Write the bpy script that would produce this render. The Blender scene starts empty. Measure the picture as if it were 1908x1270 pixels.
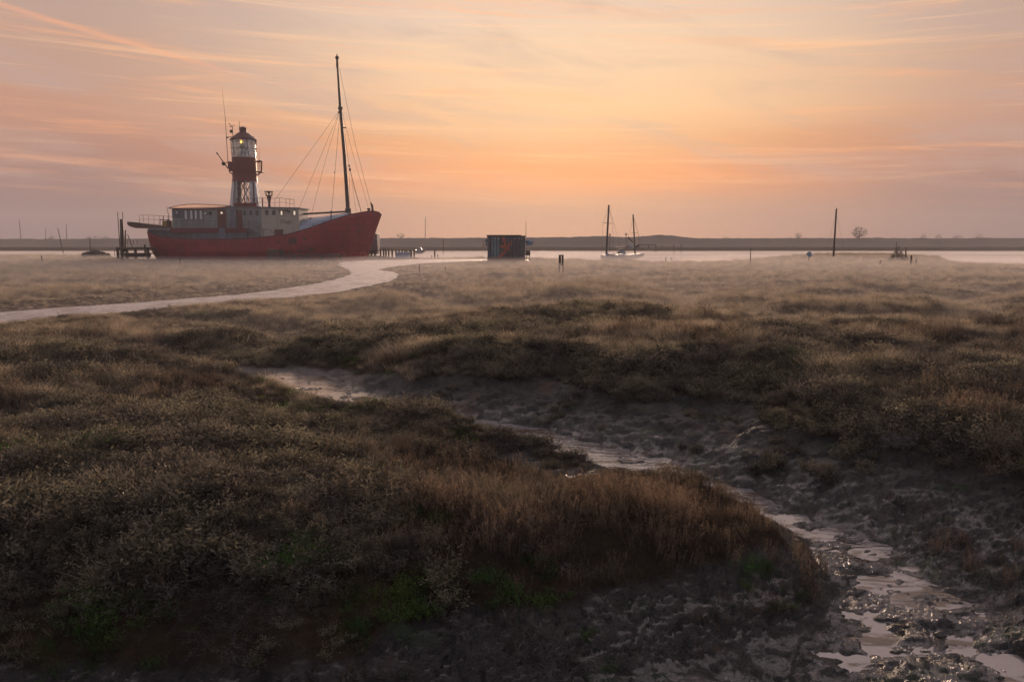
import bpy, math, random
import numpy as np
from mathutils import Vector
sc = bpy.context.scene
R = math.radians
F = 1484.0; CX, CY = 954.0, 635.0; PITCH = math.atan(185/1484.0); HC = 2.6

# ---------------------------------------------------------------- camera
cd = bpy.data.cameras.new("camera"); cam = bpy.data.objects.new("camera", cd)
sc.collection.objects.link(cam); sc.camera = cam
cd.sensor_width = 36; cd.lens = 36*F/1908; cd.clip_end = 5000; cd.clip_start = 0.1
cam.location = (0, 0, HC); cam.rotation_euler = (math.pi/2-PITCH, 0, 0)

def s2l(c):
    out = []
    for v in c:
        v /= 255.0
        out.append(v/12.92 if v <= .04045 else ((v+.055)/1.055)**2.4)
    return tuple(out)

# ---------------------------------------------------------------- world
W = bpy.data.worlds.new("World"); sc.world = W; W.use_nodes = True
nt = W.node_tree; nt.nodes.clear(); L = nt.links
def N(tree, typ, **kw):
    n = tree.nodes.new(typ)
    for k, v in kw.items(): setattr(n, k, v)
    return n
def M_(tree, op, a, b=None, c=None, clamp=False):
    n = tree.nodes.new('ShaderNodeMath'); n.operation = op; n.use_clamp = clamp
    for i, v in enumerate((a, b, c)):
        if v is None: continue
        if isinstance(v, (int, float)): n.inputs[i].default_value = v
        else: tree.links.new(v, n.inputs[i])
    return n.outputs[0]
def ramp(tree, fac, stops):
    n = tree.nodes.new('ShaderNodeValToRGB'); e = n.color_ramp.elements
    while len(e) > 1: e.remove(e[-1])
    e[0].position = stops[0][0]; e[0].color = (*stops[0][1], 1)
    for p, c in stops[1:]:
        q = e.new(p); q.color = (*c, 1)
    tree.links.new(fac, n.inputs[0]); return n.outputs[0]
def mix(tree, fac, a, b, mode='MIX'):
    n = tree.nodes.new('ShaderNodeMix'); n.data_type = 'RGBA'; n.blend_type = mode
    for i, v in ((0, fac), (6, a), (7, b)):
        if isinstance(v, (int, float)): n.inputs[i].default_value = v
        elif isinstance(v, tuple): n.inputs[i].default_value = (*v[:3], 1)
        else: tree.links.new(v, n.inputs[i])
    return n.outputs[2]
def maprange(tree, v, a, b, c=0., d=1.):
    n = tree.nodes.new('ShaderNodeMapRange'); n.interpolation_type = 'SMOOTHSTEP'
    tree.links.new(v, n.inputs[0])
    for i, x in enumerate((a, b, c, d)): n.inputs[i+1].default_value = x
    return n.outputs[0]
SUN_EL, SUN_AZ = R(9.0), R(3.0)
tc = N(nt, 'ShaderNodeTexCoord'); sep = N(nt, 'ShaderNodeSeparateXYZ'); L.new(tc.outputs['Generated'], sep.inputs[0])
el = M_(nt, 'ARCSINE', sep.outputs[2]); az = M_(nt, 'ARCTAN2', sep.outputs[0], sep.outputs[1])
eld = M_(nt, 'MULTIPLY', el, 180/math.pi)
# wavy offset of elevation so the bands are not ruler-straight
cmb = N(nt, 'ShaderNodeCombineXYZ'); L.new(M_(nt, 'MULTIPLY', az, 3.0), cmb.inputs[0]); L.new(M_(nt, 'MULTIPLY', el, 14.0), cmb.inputs[1])
nz = N(nt, 'ShaderNodeTexNoise'); nz.inputs['Scale'].default_value = 1.0; nz.inputs['Detail'].default_value = 5; L.new(cmb.outputs[0], nz.inputs['Vector'])
eld2 = M_(nt, 'ADD', eld, M_(nt, 'MULTIPLY', M_(nt, 'SUBTRACT', nz.outputs[0], .5), 3.2))
fac = M_(nt, 'DIVIDE', eld2, 90.0, clamp=True)
cst = [(0, (182,134,120)), (1.2, (188,138,120)), (3, (198,142,116)), (4.6, (224,144,98)), (6.6, (224,156,108)), (9, (234,184,140)), (13, (226,192,164)), (17.5, (214,190,176)), (30, (206,194,190)), (50, (188,182,186)), (90, (172,170,180))]
est = [(0, (116,97,104)), (1.5, (122,100,105)), (3, (136,106,107)), (5.5, (168,122,108)), (8, (188,138,116)), (12, (184,148,130)), (17.5, (176,152,144)), (30, (182,170,168)), (50, (178,172,178)), (90, (172,170,180))]
cc = ramp(nt, fac, [(e/90, s2l(c)) for e, c in cst])
ce = ramp(nt, fac, [(e/90, s2l(c)) for e, c in est])
daz = M_(nt, 'ABSOLUTE', M_(nt, 'SUBTRACT', az, .06))
side = maprange(nt, daz, .12, .58)
col = mix(nt, side, cc, ce)
# thin streaks of high cloud
def streak(sx, sy, ofs, detail=6, rough=.6):
    c = N(nt, 'ShaderNodeCombineXYZ')
    L.new(M_(nt, 'ADD', M_(nt, 'MULTIPLY', az, sx), ofs), c.inputs[0])
    L.new(M_(nt, 'ADD', M_(nt, 'MULTIPLY', el, sy), M_(nt, 'MULTIPLY', az, sx*.8)), c.inputs[1])
    n = N(nt, 'ShaderNodeTexNoise'); n.inputs['Scale'].default_value = 1; n.inputs['Detail'].default_value = detail
    n.inputs['Roughness'].default_value = rough; n.inputs['Distortion'].default_value = .6
    L.new(c.outputs[0], n.inputs['Vector']); return n.outputs[0]
s1 = maprange(nt, streak(2.6, 46, 3.1, 8, .68), .5, .68)
s2 = maprange(nt, streak(4.0, 24, 9.4), .45, .7)
s3 = maprange(nt, streak(2.0, 72, 21.0, 8, .68), .52, .70)
up = maprange(nt, eld, 1.5, 4.5)
col = mix(nt, M_(nt, 'MULTIPLY', M_(nt, 'MULTIPLY', s1, up), .45), col, s2l((250, 172, 118)))
col = mix(nt, M_(nt, 'MULTIPLY', M_(nt, 'MULTIPLY', s2, up), .5), col, s2l((182, 156, 148)))
col = mix(nt, M_(nt, 'MULTIPLY', M_(nt, 'MULTIPLY', s3, up), .4), col, s2l((255, 200, 150)))
gw = M_(nt, 'MULTIPLY', maprange(nt, M_(nt, 'ABSOLUTE', M_(nt, 'SUBTRACT', az, .13)), .42, .0), M_(nt, 'MULTIPLY', maprange(nt, eld, 3.5, 9.5), maprange(nt, eld, 19, 11)))
col = mix(nt, M_(nt, 'MULTIPLY', gw, .24), col, s2l((252, 208, 150)))
gw2 = M_(nt, 'MULTIPLY', maprange(nt, M_(nt, 'ABSOLUTE', M_(nt, 'SUBTRACT', az, .04)), .34, .0), M_(nt, 'MULTIPLY', maprange(nt, eld, 2.2, 4.2), maprange(nt, eld, 6.8, 4.6)))
col = mix(nt, M_(nt, 'MULTIPLY', gw2, .5), col, s2l((246, 150, 88)))
# two old contrails
def trail(a0, e0, slope, w, a1, a2):
    d = M_(nt, 'ABSOLUTE', M_(nt, 'SUBTRACT', M_(nt, 'SUBTRACT', el, e0), M_(nt, 'MULTIPLY', M_(nt, 'SUBTRACT', az, a0), slope)))
    m = maprange(nt, d, w, 0)
    return M_(nt, 'MULTIPLY', M_(nt, 'MULTIPLY', m, maprange(nt, az, a1, a1+.06)), maprange(nt, az, a2, a2-.08))
col = mix(nt, M_(nt, 'MULTIPLY', trail(-.48, .222, -.20, .005, -.60, -.30), .4), col, s2l((246, 170, 125)))
col = mix(nt, M_(nt, 'MULTIPLY', trail(-.395, .180, .10, .004, -.43, -.33), .55), col, s2l((246, 178, 132)))
# the sky behind the camera and overhead is dimmer
back = maprange(nt, M_(nt, 'ABSOLUTE', az), .8, 2.2)
col = mix(nt, back, col, mix(nt, maprange(nt, eld, 0, 25), s2l((140, 126, 130)), s2l((142, 138, 150))))
below = maprange(nt, eld, 0.0, -6)
col = mix(nt, below, col, s2l((70, 62, 60)))
sky = N(nt, 'ShaderNodeTexSky', sky_type='NISHITA', sun_disc=False, sun_elevation=SUN_EL, sun_rotation=SUN_AZ)
bg1 = N(nt, 'ShaderNodeBackground'); L.new(col, bg1.inputs[0]); bg1.inputs[1].default_value = 1.04
bg2 = N(nt, 'ShaderNodeBackground'); L.new(sky.outputs[0], bg2.inputs[0]); bg2.inputs[1].default_value = 0.004
add = N(nt, 'ShaderNodeAddShader'); L.new(bg1.outputs[0], add.inputs[0]); L.new(bg2.outputs[0], add.inputs[1])
wo = N(nt, 'ShaderNodeOutputWorld'); L.new(add.outputs[0], wo.inputs[0])

# ---------------------------------------------------------------- sun
sd = bpy.data.lights.new("sun", 'SUN'); sun = bpy.data.objects.new("sun", sd); sc.collection.objects.link(sun)
sd.energy = 3.2; sd.angle = R(10); sd.color = (1, .70, .50)
dv = Vector((math.sin(SUN_AZ)*math.cos(R(9)), math.cos(SUN_AZ)*math.cos(R(9)), math.sin(R(9))))
sun.rotation_euler = dv.to_track_quat('Z', 'Y').to_euler(); sun.location = (20, 60, 60)

sc.view_settings.view_transform = 'Standard'; sc.view_settings.look = 'None'
sc.view_settings.exposure = 0.12; sc.view_settings.gamma = 1
cy = sc.cycles
cy.max_bounces = 6; cy.diffuse_bounces = 3; cy.glossy_bounces = 3; cy.transmission_bounces = 4; cy.transparent_max_bounces = 8
cy.volume_bounces = 1; cy.use_denoising = True; cy.sample_clamp_indirect = 4

# ---------------------------------------------------------------- picture <-> place
def ray(px, py):
    a = (px-CX)/F; b = (CY-py)/F; c, s = math.cos(PITCH), math.sin(PITCH)
    return np.array([a, c+b*s, -s+b*c])
def at(px, py, Y):
    d = ray(px, py); t = Y/d[1]; return Vector((d[0]*t, Y, HC+d[2]*t))
def ground(px, py, z):
    d = ray(px, py); t = (z-HC)/d[2]; return (d[0]*t, d[1]*t)

# ---------------------------------------------------------------- noise
def _h(ix, iy, seed):
    h = (ix.astype(np.int64)*374761393 + iy.astype(np.int64)*668265263 + seed*974711) & 0xffffffff
    h = ((h ^ (h >> 13))*1274126177) & 0xffffffff
    h = h ^ (h >> 16)
    return (h & 0xffff)/65535.0
def vnoise(x, y, seed=0):
    ix = np.floor(x); iy = np.floor(y); fx = x-ix; fy = y-iy
    fx = fx*fx*fx*(fx*(fx*6-15)+10); fy = fy*fy*fy*(fy*(fy*6-15)+10)
    a = _h(ix, iy, seed); b = _h(ix+1, iy, seed); c = _h(ix, iy+1, seed); d = _h(ix+1, iy+1, seed)
    return (a+(b-a)*fx)*(1-fy)+(c+(d-c)*fx)*fy*1.0
def fbm(x, y, seed=0, o=4, g=.5):
    s = 0; amp = 1; tot = 0
    for i in range(o):
        s = s+amp*vnoise(x, y, seed+i*17); tot += amp; amp *= g
        x, y = x*1.83+y*.62+7.3, y*1.83-x*.62+3.1
    return s/tot*2-1
def sst(a, b, x):
    t = np.clip((x-a)/(b-a), 0, 1); return t*t*(3-2*t)

# ---------------------------------------------------------------- terrain
def poly(pts):    # (px, py, z, bed half width) -> world
    return [(*ground(a, b, z), z, w) for a, b, z, w in pts]
CREEK = poly([(1800,1500,-.96,1.0),(1725,1250,-.95,.95),(1690,1110,-.93,.55),(1565,1005,-.90,.34),(1420,945,-.85,.32),(1300,905,-.82,.34),
              (1190,868,-.78,.5),(1080,835,-.74,.5),(940,808,-.70,.5),(800,785,-.64,.5),(690,762,-.58,.5),(610,738,-.55,.6),(550,714,-.54,.9),(490,702,-.52,1.1),(440,692,-.44,.6)])
FRONT = poly([(-700,1500,-.66,.75),(-100,1440,-.70,.65),(500,1420,-.72,.45),(1000,1370,-.80,.55),(1330,1320,-.88,.75),(1725,1250,-.95,.9)])
GULLY = [poly(g) for g in (
    [(-500,650,-.35,.5),(-50,662,-.38,.5),(170,662,-.42,.5),(330,672,-.42,.5),(445,690,-.36,.3)],
    [(2500,650,-.45,1.2),(1950,618,-.5,1.2),(1700,606,-.45,1.0),(1500,596,-.35,.8),(1330,585,-.25,.5)],
    [(1340,600,-.2,.5),(1230,570,-.4,1.0),(1080,566,-.45,1.2),(950,580,-.4,.8),(800,600,-.3,.5)],
    [(-600,560,-.6,1.2),(0,541,-.75,1.2),(200,540,-.8,1.5),(380,545,-.6,1.0)],
    [(1250,545,-.6,1.5),(1420,545,-.7,1.5),(1640,540,-.7,1.5),(2000,560,-.7,1.5)],
    [(1300,790,-.55,.1),(1290,770,-.35,.12),(1320,740,-.2,.1)],
    [(1000,790,-.65,.15),(1010,760,-.45,.12),(960,740,-.3,.1)])]
def seg_dist(x, y, P, k_left, k_right):
    """lowest of bed + slope * distance over the segments of a creek line"""
    best = np.full(x.shape, 99.0)
    for (x0, y0, z0, w0), (x1, y1, z1, w1) in zip(P[:-1], P[1:]):
        dx, dy = x1-x0, y1-y0; L2 = dx*dx+dy*dy
        t = np.clip(((x-x0)*dx+(y-y0)*dy)/L2, 0, 1)
        d = np.hypot(x-x0-dx*t, y-y0-dy*t)
        crs = dx*(y-y0)-dy*(x-x0)
        k = np.where(crs > 0, k_left, k_right)
        h = z0+(z1-z0)*t+k*np.maximum(0, d-(w0+(w1-w0)*t))
        best = np.minimum(best, h)
    return best
PATH_PX = [(-420,622),(-200,602),(0,580),(200,567),(300,560),(420,550),(520,539),(590,528),(640,516),(655,509),(650,502),(634,496),(628,491),(640,487),(700,484.5),(780,483),(905,482.3),(985,483.5),
           (985,485.6),(910,485.6),(850,487.5),(780,491),(735,496),(703,502.5),(716,504.5),(738,508),(745,513),(735,521),(700,530),(660,538.5),(600,547),(520,555),(450,561),(380,567),(300,575.5),(200,584),(100,593),(0,602.5),(-200,628),(-420,655)]
ZP = -.32
PATH = [ground(a, b, ZP) for a, b in PATH_PX]
def path_dist(x, y):
    """signed distance to the path outline, negative inside"""
    best = np.full(x.shape, 1e9); inside = np.zeros(x.shape, bool)
    n = len(PATH)
    for i in range(n):
        x0, y0 = PATH[i]; x1, y1 = PATH[(i+1) % n]
        dx, dy = x1-x0, y1-y0; t = np.clip(((x-x0)*dx+(y-y0)*dy)/(dx*dx+dy*dy), 0, 1)
        best = np.minimum(best, np.hypot(x-x0-dx*t, y-y0-dy*t))
        if y1 != y0:
            c = ((y0 > y) != (y1 > y)) & (x < (x1-x0)*(y-y0)/(y1-y0)+x0)
            inside ^= c
    return np.where(inside, -best, best)
SH_A = np.array([-1.2,-.70,-.62,-.55,-.53,-.50,-.46,-.20,-.15,-.04,.02,.08,.12,.18,.24,.29,.33,.44,.50,.53,.56,.64,1.2])
SH_Y = np.array([170,170,178,172,178,150,142,139,142,142,140,134,124,116,119,126,148,185,170,140,112,104,104])*1.0
WATER = -1.12
def marsh(x, y):
    far = sst(14, 75, y)
    b = .16-.22*sst(13, 26, y)*sst(4, -4, x)-.5*far*(1-.35*sst(4, -4, x)) + fbm(x/5.5, y/5.5, 3, 3)*(.26+.10*sst(16, 24, y)-.02*far)
    b = b+fbm(x/1.3, y/1.3, 5, 3)*.13
    w = sst(14, 24, y)
    n1 = np.abs(fbm(x/15+20, y/11+4, 31, 2))
    b = b-.55*w*sst(.16, .0, n1)
    # near hummock swells a little and falls away towards its tip
    b = b+.06*np.exp(-(((x+4.5)/3.0)**2+((y-9.0)/3.0)**2))
    b = b-.62*np.exp(-(((x-.4)/3.4)**2+((y-10.6)/2.3)**2))
    b = b-.22*sst(0.8, 4.2, x)*sst(11, 8, y)
    b = b-.34*np.exp(-(((x+4.0)/2.2)**2+((y-13.6)/2.0)**2))
    b = b+.22*np.exp(-(((x-2.15)/.8)**2+((y-6.75)/.7)**2))
    b = b-.20*np.exp(-(((x-2.2)/1.2)**2+((y-8.6)/1.0)**2))
    # a low bank on the right in the middle distance
    b = b+.22*np.exp(-(((x-8)/8)**2+((y-21)/3.2)**2))
    return b
def height(x, y, detail=True):
    b = marsh(x, y)
    wob = fbm(x/1.6, y/1.6, 11, 3)*.22
    wob2 = fbm(x/.42, y/.42, 51, 3)*.06
    k = .0
    ck = seg_dist(x+wob, y+wob*.6, CREEK, .8, .36)
    fr = seg_dist(x+wob*.5, y+wob*.5, FRONT, .62, .5)
    cr = np.minimum(ck, fr)+wob2*1.2
    for g in GULLY: 
        gl = seg_dist(x+wob*2, y+wob*2, g, .30, .36)
        b = np.minimum(b, gl) if g is not GULLY[0] else np.minimum(b, gl)
    z = -np.log(np.exp(-np.clip(b, -3, 3)*9)+np.exp(-np.clip(cr, -3, 3)*9))/9
    # towards the shore
    a = x/np.maximum(y, 5)
    ys = np.interp(a, SH_A, SH_Y)+fbm(x/9, y/9, 71, 3)*5
    toward = sst(80, 110, y)
    z = z*(1-toward)+(-.50+fbm(x/6, y/6, 77, 3)*.16)*toward
    isl = np.exp(-(((x-66)/12)**2+((y-150)/30)**2))*.5*sst(120, 150, y)
    z = z+isl
    # ground around the ship is level
    shp = sst(0, 4, y-118)*sst(-58, -52, x)*sst(-6, -14, x)
    z = z*(1-shp)+(-.52)*shp
    z = z-sst(-1, 12, y-ys)*1.6-sst(10, 60, y-ys)*1.2
    # the far shore
    yf = 300+fbm(x/50, y/200, 81, 3)*45+fbm(x/9, y/60, 83, 3)*14
    bars = sst(-.02, .16, fbm(x/42+3, y/14, 87, 3)+.12*sst(.25, .5, np.abs(x/np.maximum(y, 9)))-.10*np.exp(-((x/np.maximum(y, 9)-.05)/.2)**2))*sst(200, 225, y); 
    z = z+bars*np.where(y > 190, 1.0, 0)*np.clip(-.98-z, 0, 9)*sst(90, 60, y-240)
    z = np.minimum(z, .1) if False else z
    z = z+sst(-10, 25, y-yf)*2.5+sst(30, 60, y-yf)*.6
    z = np.where(y > 190, np.minimum(z, .15), z); z = np.where(y > 300, z+fbm(x/12, y/12, 85, 3)*.15, z)
    # path
    pd = path_dist(x, y) if np.any((y > 20) & (y < 160)) else np.full(x.shape, 99.)
    pm = sst(2.2, .15, pd)
    z = np.where((pd > 0) & (pd < 9) & (y < 70), np.minimum(z, ZP+.04+.075*pd), z)
    z = z*(1-pm)+(ZP-.03)*pm
    # the ground rises again under the photographer
    z = np.where(y < 3.0, z+sst(3.0, -1, y)*1.2, z)
    return z, cr, pd
CRX = np.array([p[0] for p in CREEK][::-1]); CRY = np.array([p[1] for p in CREEK][::-1])
def mudness(x, y, z, cr, pd):
    """1 where bare mud shows: low in the creeks"""
    n = fbm(x/.7, y/.7, 91, 3)*.12+fbm(x/2.5, y/2.5, 95, 2)*.10
    hgt = z
    lim = np.interp(y, [5, 7, 10, 18, 40], [-.40, -.50, -.58, -.44, -.5])
    yc = np.interp(x, CRX, CRY); fs_ = sst(-.2, .5, y-yc)*sst(19, 17, y)
    lim = lim*(1-fs_)+fs_*np.interp(y, [7, 10, 14, 18], [-.26, -.20, -.18, -.26])
    m = sst(.05, -.05, hgt-lim+n)*(cr < .25)
    return m

xs_n = 760
rows = [-14.0]
while rows[-1] < 3: rows.append(rows[-1]+.35)
while rows[-1] < 16: rows.append(rows[-1]+max(.018, .0033*rows[-1]))
while rows[-1] < 140: rows.append(rows[-1]*1.008)
while rows[-1] < 1000: rows.append(rows[-1]*1.016)
rows = np.array(rows)
u = np.linspace(-1, 1, xs_n); u = np.sign(u)*np.abs(u)**1.15
wd = np.maximum(7.5, 1.0*rows+1.0)
X = u[None, :]*wd[:, None]; Y = np.repeat(rows[:, None], xs_n, 1)
Z, CRr, PD = height(X, Y)
MUD = mudness(X, Y, Z, CRr, PD)
# lumpy, cracked mud near the camera
near = sst(30, 12, Y)
lump0 = fbm(X/.30, Y/.22, 101, 4, .62)*.065-.035*np.exp(-(fbm(X/.33+9, Y/.25, 131, 3)/.10)**2)
rill = -np.abs(fbm(X/.40+Y*.15, Y/.40, 105, 4, .6))*.07
cr8 = np.abs(fbm(X/.13, Y/.10, 141, 3, .6)); lump = -.045*sst(.10, .0, cr8)*sst(13, 8, Y)
flat = sst(-.80, -.90, Z)
Z = Z+near*MUD*(lump0+lump+rill+.02)*(1-.42*flat)
def grid_mesh(name, X, Y, Z):
    r, c = X.shape; co = np.stack([X, Y, Z], -1).reshape(-1, 3).astype(np.float32)
    i = np.arange((r-1)*(c-1)); a = (i//(c-1))*c+i % (c-1)
    f = np.stack([a, a+1, a+1+c, a+c], 1).astype(np.int32)
    me = bpy.data.meshes.new(name); me.vertices.add(len(co)); me.vertices.foreach_set('co', co.ravel())
    me.loops.add(f.size); me.loops.foreach_set('vertex_index', f.ravel())
    me.polygons.add(len(f)); me.polygons.foreach_set('loop_start', np.arange(0, f.size, 4, dtype=np.int32))
    me.polygons.foreach_set('use_smooth', np.ones(len(f), bool)); me.update(); return me

# ---------------------------------------------------------------- materials
MAT = {}
def mat(name):
    m = bpy.data.materials.new(name); m.use_nodes = True; t = m.node_tree
    b = t.nodes['Principled BSDF']; MAT[name] = m; return m, t, b
def noise(t, scale, detail=4, rough=.55, vec=None, dist=0):
    n = t.nodes.new('ShaderNodeTexNoise'); n.inputs['Scale'].default_value = scale; n.inputs['Detail'].default_value = detail
    n.inputs['Roughness'].default_value = rough; n.inputs['Distortion'].default_value = dist
    if vec is not None: t.links.new(vec, n.inputs['Vector'])
    return n.outputs[0]
def wpos(t, sx=1, sy=1, sz=1):
    g = t.nodes.new('ShaderNodeNewGeometry'); m = t.nodes.new('ShaderNodeVectorMath'); m.operation = 'MULTIPLY'
    t.links.new(g.outputs['Position'], m.inputs[0]); m.inputs[1].default_value = (sx, sy, sz); return m.outputs[0]
def bump(t, b, h, strength, dist):
    n = t.nodes.new('ShaderNodeBump'); n.inputs['Strength'].default_value = strength; n.inputs['Distance'].default_value = dist
    t.links.new(h, n.inputs['Height']); t.links.new(n.outputs[0], b.inputs['Normal']); return n
def paint(name, c, rough=.5, var=.25, scale=1.2, dirt=(.05, .035, .03), dirtamt=.35, metal=0, stretch=(1, 1, .25)):
    """painted or weathered surface with streaks running down and blotches"""
    m, t, b = mat(name); v = wpos(t, *stretch)
    n1 = noise(t, scale, 6, .65, v); n2 = noise(t, scale*6, 4, .6, v)
    base = mix(t, maprange(t, n1, .3, .7), tuple(x*(1-var) for x in c), tuple(min(1, x*(1+var)) for x in c))
    d = M_(t, 'MULTIPLY', maprange(t, n2, .5, .78), dirtamt)
    t.links.new(mix(t, d, base, dirt), b.inputs['Base Color'])
    t.links.new(maprange(t, n2, .2, .8, rough-.1, min(1, rough+.15)), b.inputs['Roughness'])
    b.inputs['Metallic'].default_value = metal
    bump(t, b, n2, .25, .01); return m
def wood(name, c):
    return paint(name, c, .8, .4, 5, (.02, .015, .012), .6, stretch=(1, 1, .15))
paint('hull_red', (.31, .011, .026), .48, .25, .55, (.05, .012, .014), .5)
_m = MAT['hull_red']; t = _m.node_tree; b = t.nodes['Principled BSDF']
_src = b.inputs['Base Color'].links[0].from_socket
sp_ = t.nodes.new('ShaderNodeSeparateXYZ'); t.links.new(wpos(t), sp_.inputs[0]); cb_ = t.nodes.new('ShaderNodeCombineXYZ'); t.links.new(sp_.outputs[0], cb_.inputs[0]); t.links.new(sp_.outputs[2], cb_.inputs[1])
bk = t.nodes.new('ShaderNodeTexBrick'); bk.inputs['Scale'].default_value = 1; bk.inputs['Brick Width'].default_value = 3.1; bk.inputs['Row Height'].default_value = 1.05; bk.inputs['Mortar Size'].default_value = .035; bk.inputs['Mortar Smooth'].default_value = .6
bk.inputs['Color1'].default_value = (1, 1, 1, 1); bk.inputs['Color2'].default_value = (.72, .76, .78, 1); bk.inputs['Mortar'].default_value = (.42, .4, .4, 1); t.links.new(cb_.outputs[0], bk.inputs['Vector'])
_c = mix(t, 1.0, _src, bk.outputs[0], 'MULTIPLY')
rust = maprange(t, noise(t, 1, 6, .7, wpos(t, 2.6, 1, .22)), .54, .70)
_c = mix(t, M_(t, 'MULTIPLY', rust, .35), _c, (.060, .022, .012))
_c = mix(t, M_(t, 'MULTIPLY', maprange(t, noise(t, .5, 5, .6, wpos(t, 1, 1, .8)), .5, .68), .35), _c, (.26, .04, .06))
t.links.new(_c, b.inputs['Base Color'])
paint('trim_red', (.12, .012, .018), .5, .2, 1.0)
paint('drum_red', (.13, .012, .012), .5, .2, 1.0)
paint('roof_red', (.08, .014, .014), .55, .2, 1.5)
paint('deck_grey', (.16, .16, .17), .7, .25, 1.0)
paint('house_grey', (.23, .255, .25), .6, .15, .9, dirtamt=.3)
paint('house_cream', (.44, .41, .34), .6, .12, .9, dirtamt=.3)
paint('band_grey', (.11, .125, .15), .6, .22, 1.2)
paint('pale_white', (.58, .61, .64), .5, .12, 1.0)
paint('blue_grey', (.13, .15, .20), .55, .2, 1.0)
paint('dark_steel', (.035, .028, .03), .6, .3, 3)
paint('mast_brown', (.018, .008, .008), .55, .4, 2, (.01, .008, .008))
paint('rail_grey', (.16, .10, .09), .6, .2, 3)
paint('wire', (.10, .06, .05), .6, .2, 3)
paint('door_brown', (.12, .03, .022), .55, .25, 3)
paint('yellow_paint', (.36, .22, .03), .5, .3, 3)
paint('script_red', (.24, .12, .08), .6, .2, 3, dirtamt=.5)
paint('patch_dark', (.06, .02, .022), .7, .4, 3)
paint('boat_white', (.34, .35, .37), .45, .15, 1.0)
paint('boat_blue', (.16, .24, .42), .4, .1, 1.0)
paint('tank_blue', (.42, .50, .60), .5, .15, 1.5)
paint('shed_steel', (.085, .10, .125), .6, .5, 1.3, (.06, .03, .018), .6)
paint('shed_roof', (.03, .028, .022), .7, .3, 2)
paint('graffiti', (.38, .07, .035), .6, .35, 5, (.08, .09, .10), 1.0, stretch=(1, 1, 1))
paint('kayak_blue', (.16, .26, .34), .4, .2, 1.5)
paint('board_teal', (.10, .18, .22), .6, .35, 2)
paint('board_blue', (.06, .12, .36), .5, .2, 2)
paint('sign_blue', (.20, .30, .42), .5, .2, 2)
paint('sheet_grey', (.10, .105, .13), .55, .2, 1.0)
paint('rubber', (.02, .018, .02), .7, .3, 3)
paint('ring_red', (.40, .05, .04), .5, .2, 3)
paint('tarp_grey', (.28, .33, .42), .32, .3, .7, (.12, .14, .17), .4, stretch=(.4, 1, 1))
paint('label_white', (.55, .5, .42), .6, .1, 3)
paint('stone', (.06, .055, .05), .6, .4, 8, stretch=(1, 1, 1))
wood('wood_dark', (.045, .032, .028)); wood('wood_brown', (.10, .06, .045)); wood('wood_pale', (.28, .22, .17))
m, t, b = mat('awning'); b.inputs['Base Color'].default_value = (.9, .76, .68, 1); b.inputs['Roughness'].default_value = .7
tr = t.nodes.new('ShaderNodeBsdfTranslucent'); tr.inputs[0].default_value = (.95, .8, .7, 1)
ms = t.nodes.new('ShaderNodeMixShader'); ms.inputs[0].default_value = .62
t.links.new(b.outputs[0], ms.inputs[1]); t.links.new(tr.outputs[0], ms.inputs[2]); t.links.new(ms.outputs[0], t.nodes['Material Output'].inputs[0])
m, t, b = mat('glass'); b.inputs['Base Color'].default_value = (.9, .95, .95, 1); b.inputs['Roughness'].default_value = .08
b.inputs['IOR'].default_value = 1.45
tr = t.nodes.new('ShaderNodeBsdfTransparent'); tr.inputs[0].default_value = (.62, .66, .64, 1)
ms = t.nodes.new('ShaderNodeMixShader')
t.links.new(maprange(t, noise(t, 1.3, 3, .5, wpos(t)), .35, .65, .25, .75), ms.inputs[0])
t.links.new(b.outputs[0], ms.inputs[1]); t.links.new(tr.outputs[0], ms.inputs[2]); t.links.new(ms.outputs[0], t.nodes['Material Output'].inputs[0])
m, t, b = mat('window_glass'); b.inputs['Base Color'].default_value = (.03, .035, .04, 1); b.inputs['Roughness'].default_value = .1
m, t, b = mat('window_pale'); b.inputs['Base Color'].default_value = (.62, .62, .60, 1); b.inputs['Roughness'].default_value = .3
m, t, b = mat('lamp_glow'); b.inputs['Emission Color'].default_value = (1, .40, .05, 1); b.inputs['Emission Strength'].default_value = 5
m, t, b = mat('window_glow'); b.inputs['Base Color'].default_value = (.8, .7, .55, 1); b.inputs['Emission Color'].default_value = (1, .8, .6, 1); b.inputs['Emission Strength'].default_value = .65  # pane emits a glow standing in for sky light passing through

# ground: soil/plant litter and wet mud by a painted mask that follows where mud lies
m, t, b = mat('ground')
at_ = t.nodes.new('ShaderNodeAttribute'); at_.attribute_name = 'mud'; mu = at_.outputs['Fac']
p = wpos(t)
n1 = noise(t, .9, 5, .6, p); n2 = noise(t, 9, 6, .65, p); n3 = noise(t, 38, 5, .7, p); n4 = noise(t, 3.2, 5, .6, p, .5)
litter = mix(t, maprange(t, n1, .35, .65), (.040, .029, .021), (.062, .045, .030))
litter = mix(t, M_(t, 'MULTIPLY', maprange(t, n2, .45, .7), .7), litter, (.022, .017, .014))
mudc = mix(t, maprange(t, n4, .3, .7), (.015, .014, .0145), (.036, .034, .034))
mudc = mix(t, M_(t, 'MULTIPLY', maprange(t, n2, .5, .68), .6), mudc, (.02, .018, .016))
mudc = mix(t, M_(t, 'MULTIPLY', maprange(t, n1, .58, .68), .5), mudc, (.11, .055, .028))
algae = noise(t, 1.7, 4, .6, wpos(t, 1, 1, 1.6)); 
mudc = mix(t, M_(t, 'MULTIPLY', maprange(t, algae, .56, .66), .6), mudc, (.018, .045, .014))
sepz = t.nodes.new('ShaderNodeSeparateXYZ'); t.links.new(p, sepz.inputs[0])
wet = maprange(t, sepz.outputs[2], -.30, -.66)
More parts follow.
